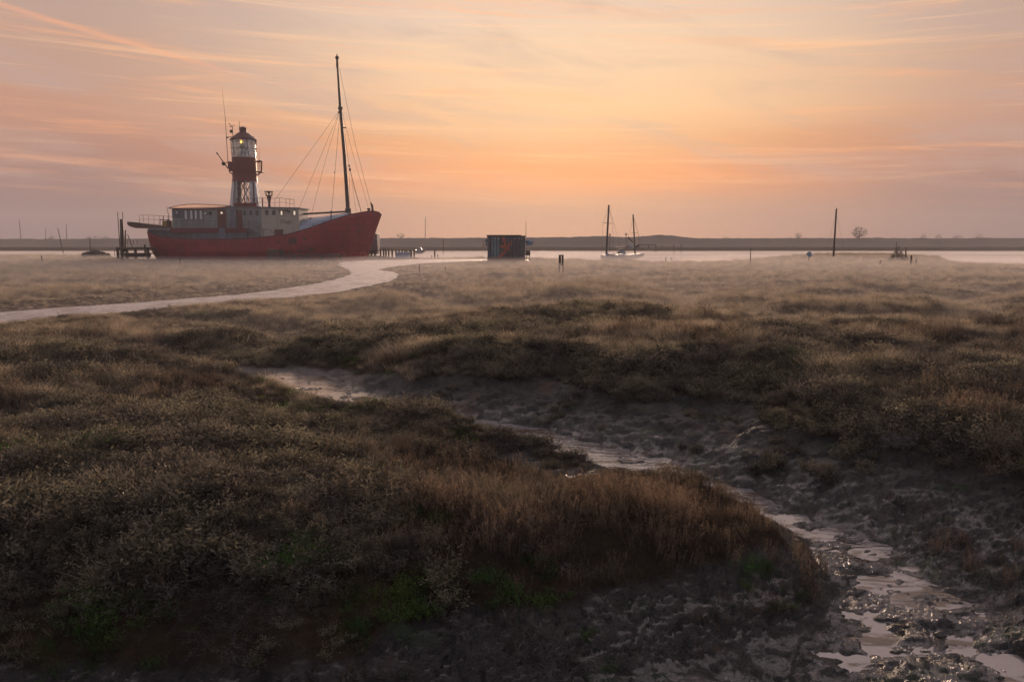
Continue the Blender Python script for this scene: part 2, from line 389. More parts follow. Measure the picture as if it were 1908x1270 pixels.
gn_ = t.nodes.new('ShaderNodeNewGeometry'); sn_ = t.nodes.new('ShaderNodeSeparateXYZ'); t.links.new(gn_.outputs['Normal'], sn_.inputs[0])
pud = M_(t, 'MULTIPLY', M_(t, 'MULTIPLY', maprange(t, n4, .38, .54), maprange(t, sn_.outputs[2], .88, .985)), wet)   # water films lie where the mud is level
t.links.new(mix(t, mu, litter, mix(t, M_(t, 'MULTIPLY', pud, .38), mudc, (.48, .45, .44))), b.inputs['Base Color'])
rw = M_(t, 'ADD', M_(t, 'SUBTRACT', maprange(t, wet, 0, 1, .46, .32), M_(t, 'MULTIPLY', pud, .30)), M_(t, 'MULTIPLY', M_(t, 'SUBTRACT', n2, .5), .35))
rw = M_(t, 'MAXIMUM', rw, .05)
rr = M_(t, 'ADD', M_(t, 'MULTIPLY', mu, rw), M_(t, 'MULTIPLY', M_(t, 'SUBTRACT', 1, mu), .9))
t.links.new(rr, b.inputs['Roughness'])
t.links.new(M_(t, 'MULTIPLY', mu, maprange(t, wet, 0, 1, .25, .55)), b.inputs['Specular IOR Level'])
vor = t.nodes.new('ShaderNodeTexVoronoi'); vor.feature = 'DISTANCE_TO_EDGE'; vor.inputs['Scale'].default_value = 7
vv = t.nodes.new('ShaderNodeVectorMath'); vv.operation = 'ADD'; t.links.new(p, vv.inputs[0])
nn = t.nodes.new('ShaderNodeTexNoise'); nn.inputs['Scale'].default_value = 5; t.links.new(p, nn.inputs['Vector']); 
sc_ = t.nodes.new('ShaderNodeVectorMath'); sc_.operation = 'SCALE'; sc_.inputs['Scale'].default_value = .3; t.links.new(nn.outputs[1], sc_.inputs[0]); t.links.new(sc_.outputs[0], vv.inputs[1])
t.links.new(vv.outputs[0], vor.inputs['Vector'])
hh = M_(t, 'ADD', M_(t, 'ADD', M_(t, 'ADD', n2, M_(t, 'MULTIPLY', n4, 1.2)), M_(t, 'MULTIPLY', n3, .4)), M_(t, 'MULTIPLY', maprange(t, vor.outputs[0], 0, .05), .12))
bump(t, b, hh, 1.0, .06)
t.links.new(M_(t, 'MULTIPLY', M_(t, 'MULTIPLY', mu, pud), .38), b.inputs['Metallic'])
def water_mat(name, tint, r, sx, sy, strg):
    m, t, b = mat(name); b.inputs['Base Color'].default_value = (*tint, 1); b.inputs['Roughness'].default_value = r
    b.inputs['Specular IOR Level'].default_value = .6; b.inputs['IOR'].default_value = 1.33
    bump(t, b, noise(t, 1, 4, .55, wpos(t, sx, sy, 1), .4), strg, .02)
water_mat('water', (.10, .09, .09), .04, .25, .6, .12)
water_mat('creek_water', (.34, .31, .31), .05, 3.0, 8, .3); MAT['creek_water'].node_tree.nodes['Principled BSDF'].inputs['Metallic'].default_value = .5; MAT['creek_water'].node_tree.nodes['Principled BSDF'].inputs['IOR'].default_value = 1.6
t = MAT['creek_water'].node_tree; b = t.nodes['Principled BSDF']
silt = maprange(t, noise(t, 1, 5, .65, wpos(t, 1.6, 3.6, 1), .8), .50, .60)   # silt showing through the thin water
t.links.new(mix(t, silt, (.36, .33, .33), (.09, .05, .03)), b.inputs['Base Color']); t.links.new(maprange(t, silt, 0, 1, .5, .05), b.inputs['Metallic'])
m, t, b = mat('gravel'); p = wpos(t)
g1 = noise(t, .35, 4, .6, p); g2 = noise(t, 6, 5, .75, p); g3 = noise(t, 22, 3, .7, p)
gc = mix(t, maprange(t, g2, .3, .7), (.26, .215, .20), (.66, .58, .55))
gc = mix(t, M_(t, 'MULTIPLY', maprange(t, g3, .5, .7), .4), gc, (.10, .08, .075))
gc = mix(t, M_(t, 'MULTIPLY', maprange(t, noise(t, .9, 6, .7, wpos(t, 1, .45, 1)), .44, .66), .75), gc, (.15, .11, .09))
gc = mix(t, M_(t, 'MULTIPLY', maprange(t, noise(t, 1.8, 5, .75, p), .52, .6), .5), gc, (.09, .068, .056))
t.links.new(gc, b.inputs['Base Color'])
t.links.new(maprange(t, g1, .62, .68, .7, .15), b.inputs['Roughness']); bump(t, b, g2, .55, .03)
m, t, b = mat('embankment'); p = wpos(t); g1 = noise(t, .05, 6, .6, wpos(t, 1, 1, 4)); g2 = noise(t, .6, 5, .65, p)
t.links.new(mix(t, maprange(t, g1, .35, .65), mix(t, g2, (.060, .046, .038), (.10, .076, .060)), (.13, .095, .075)), b.inputs['Base Color']); b.inputs['Roughness'].default_value = .95  # wall grass paled to stand in for haze lightening it
bump(t, b, g2, .6, .3)

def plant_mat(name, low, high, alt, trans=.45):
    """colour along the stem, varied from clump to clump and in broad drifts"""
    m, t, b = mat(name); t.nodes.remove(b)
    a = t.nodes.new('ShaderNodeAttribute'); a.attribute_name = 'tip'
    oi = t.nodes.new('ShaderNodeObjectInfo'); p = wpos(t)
    c = mix(t, a.outputs['Fac'], low, high)  # brown tips, with dark bases and pale tips painting in extra light contrast
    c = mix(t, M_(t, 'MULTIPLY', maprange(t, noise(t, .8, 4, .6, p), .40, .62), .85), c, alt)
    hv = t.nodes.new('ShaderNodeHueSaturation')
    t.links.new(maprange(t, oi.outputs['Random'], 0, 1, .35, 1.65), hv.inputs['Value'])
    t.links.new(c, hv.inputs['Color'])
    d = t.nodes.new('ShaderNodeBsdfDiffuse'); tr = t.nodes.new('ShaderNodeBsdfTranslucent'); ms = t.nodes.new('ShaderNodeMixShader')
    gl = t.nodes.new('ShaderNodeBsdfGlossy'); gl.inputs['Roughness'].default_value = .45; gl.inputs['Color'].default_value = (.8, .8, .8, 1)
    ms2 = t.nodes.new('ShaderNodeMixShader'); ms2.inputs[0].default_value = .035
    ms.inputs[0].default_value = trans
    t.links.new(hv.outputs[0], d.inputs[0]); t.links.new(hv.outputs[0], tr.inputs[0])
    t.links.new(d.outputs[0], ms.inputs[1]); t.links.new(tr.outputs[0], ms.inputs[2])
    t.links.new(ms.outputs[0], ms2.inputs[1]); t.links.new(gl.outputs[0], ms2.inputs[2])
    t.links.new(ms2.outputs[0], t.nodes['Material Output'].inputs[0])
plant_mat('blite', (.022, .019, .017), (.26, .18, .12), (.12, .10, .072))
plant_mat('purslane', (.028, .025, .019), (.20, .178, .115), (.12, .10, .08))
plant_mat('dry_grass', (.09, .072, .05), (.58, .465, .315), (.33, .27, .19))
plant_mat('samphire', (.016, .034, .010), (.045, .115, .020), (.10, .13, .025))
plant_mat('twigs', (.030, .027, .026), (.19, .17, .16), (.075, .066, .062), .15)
m, t, b = mat('far_twigs'); b.inputs['Base Color'].default_value = (.05, .035, .03, 1); b.inputs['Roughness'].default_value = .9
paint('foliage_dark', (.035, .035, .022), .9, .35, 3, stretch=(1, 1, 1))

# ---------------------------------------------------------------- builders
col0 = sc.collection
def tag(o, label=None, cat=None, group=None, kind=None):
    if label: o['label'] = label
    if cat: o['category'] = cat
    if group: o['group'] = group
    if kind: o['kind'] = kind
    return o
WL = {}
def empty(name, loc, label, cat, group=None):
    o = bpy.data.objects.new(name, None); col0.objects.link(o); o.location = loc; WL[o] = Vector(loc)
    o.empty_display_size = .3
    return tag(o, label, cat, group)
class MB:
    def __init__(s): s.v = []; s.f = []
    def add(s, vs, fs):
        n = len(s.v); s.v += [tuple(v) for v in vs]; s.f += [tuple(i+n for i in f) for f in fs]; return s
    def box(s, x0, y0, z0, x1, y1, z1):
        return s.add([(x0,y0,z0),(x1,y0,z0),(x1,y1,z0),(x0,y1,z0),(x0,y0,z1),(x1,y0,z1),(x1,y1,z1),(x0,y1,z1)],
                     [(0,3,2,1),(4,5,6,7),(0,1,5,4),(1,2,6,5),(2,3,7,6),(3,0,4,7)])
    def pbox(s, px0, py0, px1, py1, Y0, Y1):
        a = at(px0, py1, Y0); b = at(px1, py0, Y0)
        return s.box(a.x, Y0, a.z, b.x, Y1, b.z)
    def prism(s, pts, d):       # extrude a closed outline (front face) by vector d
        n = len(pts); P = [Vector(p) for p in pts]; d = Vector(d)
        s.add(P+[p+d for p in P], [tuple(range(n)), tuple(range(2*n-1, n-1, -1))]+[(i, i+n, (i+1) % n+n, (i+1) % n) for i in range(n)])
        return s
    def pprism(s, pp, Y0, Y1): return s.prism([at(a, b, Y0) for a, b in pp], (0, Y1-Y0, 0))
    def tube(s, p0, p1, r0, r1=None, n=6):
        p0 = Vector(p0); p1 = Vector(p1); r1 = r0 if r1 is None else r1; d = (p1-p0).normalized()
        a = d.cross(Vector((0, 0, 1)) if abs(d.z) < .9 else Vector((1, 0, 0))).normalized(); c = d.cross(a)
        vs = [p0+(a*math.cos(k*2*math.pi/n)+c*math.sin(k*2*math.pi/n))*r0 for k in range(n)]+[p1+(a*math.cos(k*2*math.pi/n)+c*math.sin(k*2*math.pi/n))*r1 for k in range(n)]
        return s.add(vs, [(k, (k+1) % n, (k+1) % n+n, k+n) for k in range(n)]+[tuple(range(n-1, -1, -1)), tuple(range(n, 2*n))])
    def chain(s, P, r, n=6):
        for i in range(len(P)-1):
            ra = r[i] if isinstance(r, (list, tuple)) else r; rb = r[i+1] if isinstance(r, (list, tuple)) else r
            s.tube(P[i], P[i+1], ra, rb, n)
        return s
    def lathe(s, c, prof, n=16, close=True):    # prof: (r, z) rising; c centre (x, y)
        vs = []; fs = []
        for r, z in prof:
            for k in range(n): vs.append((c[0]+r*math.cos(2*math.pi*k/n), c[1]+r*math.sin(2*math.pi*k/n), z))
        for i in range(len(prof)-1):
            for k in range(n): fs.append((i*n+k, i*n+(k+1) % n, (i+1)*n+(k+1) % n, (i+1)*n+k))
        if close: fs += [tuple(range(n-1, -1, -1)), tuple(range((len(prof)-1)*n, len(prof)*n))]
        return s.add(vs, fs)
    def ball(s, c, r, n=10, m=6, sq=(1, 1, 1)):
        vs = []; fs = []
        for i in range(m+1):
            th = math.pi*i/m
            for k in range(n):
                ph = 2*math.pi*k/n; vs.append((c[0]+r*sq[0]*math.sin(th)*math.cos(ph), c[1]+r*sq[1]*math.sin(th)*math.sin(ph), c[2]-r*sq[2]*math.cos(th)))
        for i in range(m):
            for k in range(n): fs.append((i*n+k, i*n+(k+1) % n, (i+1)*n+(k+1) % n, (i+1)*n+k))
        return s.add(vs, fs)
    def ring(s, c, R0, r, axis='y', n=20, m=6):
        vs = []; fs = []
        for k in range(n):
            a = 2*math.pi*k/n
            for j in range(m):
                q = 2*math.pi*j/m; rr = R0+r*math.cos(q); h = r*math.sin(q)
                if axis == 'y': vs.append((c[0]+rr*math.cos(a), c[1]+h, c[2]+rr*math.sin(a)))
                else: vs.append((c[0]+rr*math.cos(a), c[1]+rr*math.sin(a), c[2]+h))
        for k in range(n):
            for j in range(m): fs.append((k*m+j, ((k+1) % n)*m+j, ((k+1) % n)*m+(j+1) % m, k*m+(j+1) % m))
        return s.add(vs, fs)
    def build(s, name, material, parent=None, smooth=False, base=None, bevel=0):
        o0 = WL[parent] if parent else (Vector(base) if base is not None else Vector((0, 0, 0)))
        me = bpy.data.meshes.new(name); me.from_pydata([(v[0]-o0.x, v[1]-o0.y, v[2]-o0.z) for v in s.v], [], s.f); me.update()
        if smooth: me.polygons.foreach_set('use_smooth', [True]*len(me.polygons))
        me.materials.append(MAT[material]); o = bpy.data.objects.new(name, me); col0.objects.link(o)
        if parent: o.parent = parent
        else: o.location = o0
        WL[o] = o0
        if smooth:
            md = o.modifiers.new('split', 'EDGE_SPLIT'); md.split_angle = R(40)
        if bevel:
            md = o.modifiers.new('bevel', 'BEVEL'); md.width = bevel; md.segments = 2
        return o

# ---------------------------------------------------------------- ground, path, water, sea wall
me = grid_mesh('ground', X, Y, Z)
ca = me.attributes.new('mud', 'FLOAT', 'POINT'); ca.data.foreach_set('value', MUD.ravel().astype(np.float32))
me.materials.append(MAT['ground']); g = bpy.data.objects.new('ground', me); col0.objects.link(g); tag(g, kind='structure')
pts = []
for i in range(len(PATH)):
    (x0, y0), (x1, y1) = PATH[i], PATH[(i+1) % len(PATH)]; l = math.hypot(x1-x0, y1-y0); k = max(1, int(l/.45))
    for j in range(k):
        q = j/k; x = x0+(x1-x0)*q; y = y0+(y1-y0)*q; e = float(fbm(np.array([x/.9]), np.array([y/.9]), 431, 3)[0])*.45
        pts.append((x-(y1-y0)/l*e, y+(x1-x0)/l*e, ZP))
mb = MB()
mb.add(pts, [tuple(range(len(pts)))]); po = mb.build('path', 'gravel'); tag(po, kind='structure')
import bmesh
bm = bmesh.new(); bm.from_mesh(po.data); bmesh.ops.triangulate(bm, faces=bm.faces[:]); bm.to_mesh(po.data); bm.free()
o = MB().add([(-1100, 95, WATER), (1100, 95, WATER), (1100, 420, WATER), (-1100, 420, WATER)], [(0, 1, 2, 3)]).build('water', 'water'); tag(o, kind='structure')
# a trickle of water lying in the bed of the near creek
def ribbon(P, w, n=14):
    vs = []; fs = []; q = []
    for i in range(len(P)-1):
        for k in range(n): t = k/n; q.append([P[i][j]*(1-t)+P[i+1][j]*t for j in range(4)])
    q.append(list(P[-1]))
    for i, (x, y, z, ww) in enumerate(q):
        a = q[max(0, i-1)]; b = q[min(len(q)-1, i+1)]; dx, dy = b[0]-a[0], b[1]-a[1]; l = math.hypot(dx, dy) or 1
        hw = w*(.75+.5*float(vnoise(np.array([i*.17]), np.array([.3]), 7)[0]))
        vs += [(x-dy/l*hw, y+dx/l*hw, z), (x+dy/l*hw, y-dx/l*hw, z)]
        if i: fs.append((2*i-2, 2*i, 2*i+1, 2*i-1))
    return vs, fs
cw = [(x, y, -.965+.0*i, w) for i, (x, y, z, w) in enumerate(CREEK[:6])]
cw = [(x, y, z-.030+.05*min(1, max(0, i-2)/3), w) for i, (x, y, z, w) in enumerate(CREEK[:-1])]
vs, fs = ribbon(cw, 1.25); o = MB().add(vs, fs).build('creek_water', 'creek_water'); tag(o, kind='structure')
# sea wall on the far side
nx = 1800; vs = []; fs = []
xx = np.linspace(-620, 620, nx)
gx = 954+xx/450*1484
def bumpf(c, w, h): return h*np.exp(-((gx-c)/w)**2)
top = 4.45+.22*fbm(xx/9, xx*0, 201, 4)+.35*fbm(xx/60, xx*0+3, 205, 2)+.35*np.maximum(0, fbm(xx/3.2, xx*0+9, 207, 3))+bumpf(1120, 55, .9)+bumpf(1235, 38, 1.5)+bumpf(1195, 20, .3)+bumpf(1020, 35, .3)-bumpf(100, 160, .35)+(gx > 1600)*0.0+.35*sst(1500, 1900, gx)
top = top+np.where(np.abs(gx-1150) < 130, .35*np.abs(fbm(xx/2.0, xx*0+5, 203, 3)), .06*np.abs(fbm(xx/1.6, xx*0+5, 203, 3)))
_wn = fbm(np.repeat(xx[:, None]/2.3, 8, 1), np.arange(8)[None, :]*1.7+0*xx[:, None], 209, 3)
prof = [(-26, -.9), (-14, .1), (-9, 1.6), (-3, .97), (3, 1.0), (14, .0), (15, -1.2)]
for i in range(nx):
    for j, (dy, k) in enumerate(prof):
        z = -.5 if j == 0 else (top[i]*k if j in (3, 4) else (k if j != 6 else -1.2))
        vs.append((xx[i], 458+dy+4*math.sin(i*.005), z+(.22*float(_wn[i, j]) if 0 < j < 6 else 0)))
        if i and j: a = i*len(prof)+j; fs.append((a-len(prof)-1, a-1, a, a-len(prof)))
o = MB().add(vs, fs).build('sea_wall', 'embankment'); tag(o, kind='structure')

# ---------------------------------------------------------------- haze
def volume(name, vs, fs, color, dens, aniso):
    m = bpy.data.materials.new(name); m.use_nodes = True; t = m.node_tree; t.nodes.clear()
    out = t.nodes.new('ShaderNodeOutputMaterial'); pv = t.nodes.new('ShaderNodeVolumePrincipled')
    pv.inputs['Color'].default_value = (*color, 1); pv.inputs['Density'].default_value = dens; pv.inputs['Anisotropy'].default_value = aniso
    t.links.new(pv.outputs[0], out.inputs['Volume']); MAT[name] = m
    o = MB().add(vs, fs).build(name, name); tag(o, kind='stuff')
    bm = bmesh.new(); bm.from_mesh(o.data); bmesh.ops.recalc_face_normals(bm, faces=bm.faces[:]); bm.to_mesh(o.data); bm.free(); return o
bx = MB().box(-1050, -20, -6, 1050, 1005, 36)
volume('haze', bx.v, bx.f, (1, .95, .95), .00062, .0)
# low bank of mist lying on the marsh and the water
tp = [(16, -.3), (35, .55), (60, .85), (100, .55), (140, .35), (225, .10), (285, -.9)]
vs = []
for x in (-600, 600):
    vs += [(x, y, z) for y, z in tp]+[(x, 286, -3), (x, 16, -3)]
n = 8; fs = [tuple(range(n-1, -1, -1)), tuple(range(n, 2*n))]+[(i, (i+1) % n, (i+1) % n+n, i+n) for i in range(n)]
volume('mist', vs, fs, (1, .95, .95), .0088, .3)

# ================================================================ PLANTS
rng = random.Random(5)
def proto(name, verts, faces, tips, material):
    me = bpy.data.meshes.new(name); me.from_pydata(verts, [], faces)
    a = me.attributes.new('tip', 'FLOAT', 'POINT'); a.data.foreach_set('value', tips); me.materials.append(MAT[material])
    return bpy.data.objects.new(name, me)
def blade(V, Fc, T, p, d, l, w, bend, t0=0, t1=1, n=3):
    p = Vector(p); d = Vector(d).normalized(); s = d.cross(Vector((rng.uniform(-1, 1), rng.uniform(-1, 1), .2))).normalized()
    k = len(V); b = Vector((rng.uniform(-1, 1), rng.uniform(-1, 1), rng.uniform(-.6, .1)))*bend
    for i in range(n+1):
        q = i/n; c = p+d*l*q+b*l*q*q; ww = w*(1-q*.85)
        V.append(tuple(c-s*ww/2)); V.append(tuple(c+s*ww/2)); T.extend([t0+(t1-t0)*q]*2)
        if i: Fc.append((k+2*i-2, k+2*i-1, k+2*i+1, k+2*i))
    return p+d*l+b*l
def mk_blite(i, sw=1):
    V, Fc, T = [], [], []
    for _ in range(13):
        a = rng.uniform(0, 6.28); r = rng.uniform(0, .13); x, y = r*math.cos(a), r*math.sin(a)
        h = rng.uniform(.16, .34); d = Vector((x*1.6+rng.uniform(-.15, .15), y*1.6+rng.uniform(-.15, .15), 1))
        blade(V, Fc, T, (x, y, -.03), d, h, .005*sw, .12)
        dn = d.normalized()
        for j in range(rng.randint(8, 14)):
            q = rng.uniform(.25, 1); a2 = rng.uniform(0, 6.28)
            blade(V, Fc, T, Vector((x, y, -.03))+dn*h*q, (math.cos(a2)*.8, math.sin(a2)*.8, 1.0), rng.uniform(.02, .06)*(1.3-q*.6), .0055*sw, .1, q*.8, min(1, q+.25), 1)
    return proto('sea_blite_clump', V, Fc, T, 'blite')
def mk_purslane(i):
    V, Fc, T = [], [], []
    for _ in range(20):
        a = rng.uniform(0, 6.28); r = rng.uniform(0, .10); x, y = r*math.cos(a), r*math.sin(a)
        h = rng.uniform(.10, .22); d = Vector((math.cos(a)*rng.uniform(.2, 1.0), math.sin(a)*rng.uniform(.2, 1.0), 1)).normalized()
        e = blade(V, Fc, T, (x, y, -.02), d, h, .005, .3, 0, .5)
        for j in range(16):
            q = rng.uniform(.25, 1.05); c = Vector((x, y, 0))+(e-Vector((x, y, 0)))*q+Vector([rng.gauss(0, .022) for _ in range(3)])
            blade(V, Fc, T, c, (rng.uniform(-1, 1), rng.uniform(-1, 1), rng.uniform(-.1, 1)), rng.uniform(.018, .038), .014, .1, q*.8, min(1, q*1.1), 1)
    return proto('sea_purslane_clump', V, Fc, T, 'purslane')
def mk_grass(i):
    V, Fc, T = [], [], []
    for _ in range(64):
        a = rng.uniform(0, 6.28); r = rng.uniform(0, .15); x, y = r*math.cos(a), r*math.sin(a)
        blade(V, Fc, T, (x, y, -.02), (x*2.5+rng.uniform(-.4, .4), y*2.5+rng.uniform(-.4, .4), 1), rng.uniform(.10, .26), .005, .5)
    return proto('dry_grass_tuft', V, Fc, T, 'dry_grass')
def mk_samphire(i):
    V, Fc, T = [], [], []
    for _ in range(46):
        a = rng.uniform(0, 6.28); r = rng.uniform(0, .14); x, y = r*math.cos(a), r*math.sin(a)
        e = blade(V, Fc, T, (x, y, -.01), (x*4+rng.uniform(-.3, .3), y*4+rng.uniform(-.3, .3), 1), rng.uniform(.05, .17), .007, .4)
        for j in range(4): blade(V, Fc, T, e+Vector([rng.gauss(0, .012) for _ in range(3)]), (rng.uniform(-1, 1), rng.uniform(-1, 1), .6), .022, .011, .1, .6, 1, 1)
    return proto('samphire_clump', V, Fc, T, 'samphire')
def mk_twigs(i):
    V, Fc, T = [], [], []
    for _ in range(34):
        a = rng.uniform(0, 6.28); r = rng.uniform(0, .12); x, y = r*math.cos(a), r*math.sin(a)
        e = blade(V, Fc, T, (x, y, -.02), (math.cos(a)*rng.uniform(0, 1.6), math.sin(a)*rng.uniform(0, 1.6), rng.uniform(.4, 1)), rng.uniform(.1, .27), .004, .7, n=4)
        for j in range(5): blade(V, Fc, T, e-Vector((0, 0, rng.uniform(0, .05))), (rng.uniform(-1, 1), rng.uniform(-1, 1), rng.uniform(-.2, .8)), rng.uniform(.03, .09), .0035, .6, .5, 1, 2)
    return proto('dead_twig_tangle', V, Fc, T, 'twigs')
KINDS = {'sea_blite': mk_blite, 'sea_purslane': mk_purslane, 'dry_grass': mk_grass, 'samphire': mk_samphire, 'dead_stems': mk_twigs}
def scatter(name, protos, P, rotz, tilt, scale, idx):
    cl = bpy.data.collections.new(name+'_clumps')
    for p_ in protos: cl.objects.link(p_)
    me = bpy.data.meshes.new(name); n = len(P); me.vertices.add(n); me.vertices.foreach_set('co', P.astype(np.float32).ravel())
    a = me.attributes.new('rot', 'FLOAT_VECTOR', 'POINT'); a.data.foreach_set('vector', np.stack([tilt[:, 0], tilt[:, 1], rotz], 1).astype(np.float32).ravel())
    a = me.attributes.new('scl', 'FLOAT', 'POINT'); a.data.foreach_set('value', scale.astype(np.float32))
    a = me.attributes.new('idx', 'INT', 'POINT'); a.data.foreach_set('value', idx.astype(np.int32))
    o = bpy.data.objects.new(name, me); col0.objects.link(o)
    ng = bpy.data.node_groups.new(name+'_nodes', 'GeometryNodeTree')
    ng.interface.new_socket('Geometry', in_out='INPUT', socket_type='NodeSocketGeometry'); ng.interface.new_socket('Geometry', in_out='OUTPUT', socket_type='NodeSocketGeometry')
    gi = ng.nodes.new('NodeGroupInput'); go = ng.nodes.new('NodeGroupOutput'); ip = ng.nodes.new('GeometryNodeInstanceOnPoints')
    ci = ng.nodes.new('GeometryNodeCollectionInfo'); ci.inputs['Collection'].default_value = cl; ci.inputs['Separate Children'].default_value = True; ci.inputs['Reset Children'].default_value = True
    def na(nm, ty):
        q = ng.nodes.new('GeometryNodeInputNamedAttribute'); q.data_type = ty; q.inputs[0].default_value = nm
        return [s for s in q.outputs if s.enabled and s.name == 'Attribute'][0]
    er = ng.nodes.new('FunctionNodeEulerToRotation')
    lk = ng.links.new
    lk(gi.outputs[0], ip.inputs['Points']); lk(ci.outputs[0], ip.inputs['Instance']); ip.inputs['Pick Instance'].default_value = True
    lk(na('idx', 'INT'), ip.inputs['Instance Index']); lk(na('rot', 'FLOAT_VECTOR'), er.inputs[0]); lk(er.outputs[0], ip.inputs['Rotation'])
    lk(na('scl', 'FLOAT'), ip.inputs['Scale']); lk(ip.outputs[0], go.inputs[0])
    md = o.modifiers.new('clumps', 'NODES'); md.node_group = ng
    tag(o, kind='stuff'); return o
rs = np.random.RandomState(7)
def sample(y0, y1, dens, n_try, ux=.82):
    """candidate points with density dens(y) per square metre inside a widening strip"""
    y = np.sqrt(rs.uniform(y0**2, y1**2, n_try)); x = rs.uniform(-1, 1, n_try)*(ux*y+1.5)
    area = ux*(y1**2-y0**2)+3*(y1-y0)
    keep = rs.uniform(0, 1, n_try) < dens(y)*area/n_try
    return x[keep], y[keep]
A = sample(3.2, 17, lambda y: np.interp(y, [3, 9, 17], [105, 105, 62]), 60000)
B = sample(17, 45, lambda y: np.interp(y, [17, 45], [44, 14]), 110000)
C_ = sample(45, 190, lambda y: np.interp(y, [45, 100, 190], [9, 3.6, 2.0]), 260000, .78)
px_ = np.concatenate([A[0], B[0], C_[0]]); py_ = np.concatenate([A[1], B[1], C_[1]])
hz, hcr, hpd = height(px_, py_)
mud = mudness(px_, py_, hz, hcr, hpd)
aa = px_/py_; ysh = np.interp(aa, SH_A, SH_Y)
patchn = fbm(px_/.55, py_/.55, 401, 3)
keep = (rs.uniform(0, 1, len(px_)) > mud*(1.02-np.where(py_ < 9, .72*sst(-.05, .22, patchn), .5*sst(.26, .42, patchn))*(hz < -.20)*(py_ < 18)*(hz > np.where(py_ < 9, -.84, -.66)))) & (hpd+.5*fbm(px_/.9, py_/.9, 421, 2) > .10) & (py_ < ysh+3) & (hz > -.86)
keep &= ~((py_ > 123) & (px_ > -62) & (px_ < -20))
px_, py_, hz, hpd = px_[keep], py_[keep], hz[keep], hpd[keep]; n = len(px_)
d1 = fbm(px_/1.1, py_/1.1, 301, 3); d2 = fbm(px_/3.5, py_/3.5, 305, 3); d3 = fbm(px_/.8, py_/.8, 309, 2); rr_ = rs.uniform(-1, 1, n)
slope = hz
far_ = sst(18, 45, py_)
w = np.zeros((5, n))  # dark kinds near, pale grass far: brightening with distance put into plant colour
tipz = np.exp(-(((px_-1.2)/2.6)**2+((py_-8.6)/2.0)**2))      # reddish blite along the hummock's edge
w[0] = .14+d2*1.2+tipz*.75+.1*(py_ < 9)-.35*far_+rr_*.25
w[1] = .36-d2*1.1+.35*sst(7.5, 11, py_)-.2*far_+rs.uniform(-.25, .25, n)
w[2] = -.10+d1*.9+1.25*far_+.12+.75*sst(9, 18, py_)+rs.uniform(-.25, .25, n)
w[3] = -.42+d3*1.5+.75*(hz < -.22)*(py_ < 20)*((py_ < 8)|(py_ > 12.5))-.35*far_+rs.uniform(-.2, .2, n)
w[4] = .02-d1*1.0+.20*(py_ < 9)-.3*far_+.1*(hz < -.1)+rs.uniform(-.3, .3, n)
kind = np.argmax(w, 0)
sc0 = np.array([.85, 1.0, .95, .85, 1.0])[kind]
scale = sc0*rs.uniform(.65, 1.25, n)*np.interp(py_, [0, 15, 45, 100, 190], [1, 1.1, 1.5, 2.1, 2.6])
scale *= .62+.75*sst(-.5, .55, fbm(px_/.75, py_/.75, 411, 3))
scale *= np.interp(hpd, [0, 2.5, 7], [.35, .6, 1])*(1-.40*sst(-.1, -.45, hz)*(py_ < 20))
tilt = rs.normal(0, .16, (n, 2)); rz = rs.uniform(0, 6.283, n)
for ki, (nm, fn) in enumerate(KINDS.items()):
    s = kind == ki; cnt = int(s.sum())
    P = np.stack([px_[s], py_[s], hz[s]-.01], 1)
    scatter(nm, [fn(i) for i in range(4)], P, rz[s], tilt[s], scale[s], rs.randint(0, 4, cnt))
    print('plants', nm, cnt)
# ================================================================ THE LIGHTSHIP
SY = 131.0
ship = empty('lightship', (at(492, 487, SY).x, SY, -.52), 'red hulled lightship with a lantern tower amidships and one tall mast near the bow', 'ship')
GZ = -.6
sheer_px = [(272,431),(276.5,432),(288,438.5),(322,443.8),(356,445.8),(400,446),(430,445.8),(465,444.5),(500,441),(537,436.6),(574,426),(616,411),(651,400),(675,395.5),(690,393.6),(700,394),(706,396),(711,401)]
def sheer(px): return float(np.interp(px, [a for a, b in sheer_px], [b for a, b in sheer_px]))
NU, NT = 72, 12
BEAM = 3.7
def hull_pt(u, t, grow=0, topf=None):
    xs_ = np.interp(t, [0, .12, .35, .62, .85, 1], [300, 294, 285, 279.5, 276.5, 274.5]); xb = np.interp(t, [0, .12, .4, .7, .93, 1], [678, 683, 692.5, 700.5, 708, 710.5])
    px = xs_+(xb-xs_)*u; sh = (topf or sheer)(274.5+(710.5-274.5)*u)
    py = 492+(sh-492)*t
    st = min(1, .42*t+.12+(1.0*min(1, u/.24))**.75) if u < .24 else 1
    st = min(1, (.12+.40*t)+(1-.12-.40*t)*min(1, u/.24)**.8)
    bw = 1.0
    if u > .58: q = (u-.58)/.42; bw = max(0, 1-q**(1.55+1.5*t))
    low = .80+.20*min(1, t/.45)
    b = BEAM*st*bw*low+.03+grow
    return at(px, py, SY-b), b
def hull_mesh():
    vs = []; fs = []; W_ = 2*(NU+1)
    for j in range(NT+1):
        t = j/NT
        for i in range(NU+1): p, b = hull_pt(i/NU, t); vs.append(p)
        for i in range(NU, -1, -1): p = vs[j*W_+i]; vs.append(Vector((p.x, 2*SY-p.y, p.z)))
    for j in range(NT):
        for k in range(W_): a = j*W_+k; b = j*W_+(k+1) % W_; fs.append((a, b, b+W_, a+W_))
    return vs, fs
vs, fs = hull_mesh(); hull = MB().add(vs, fs).build('hull', 'hull_red', ship, True)
hull.modifiers.clear(); md = hull.modifiers.new('plate', 'SOLIDIFY'); md.thickness = .06; md.offset = 1
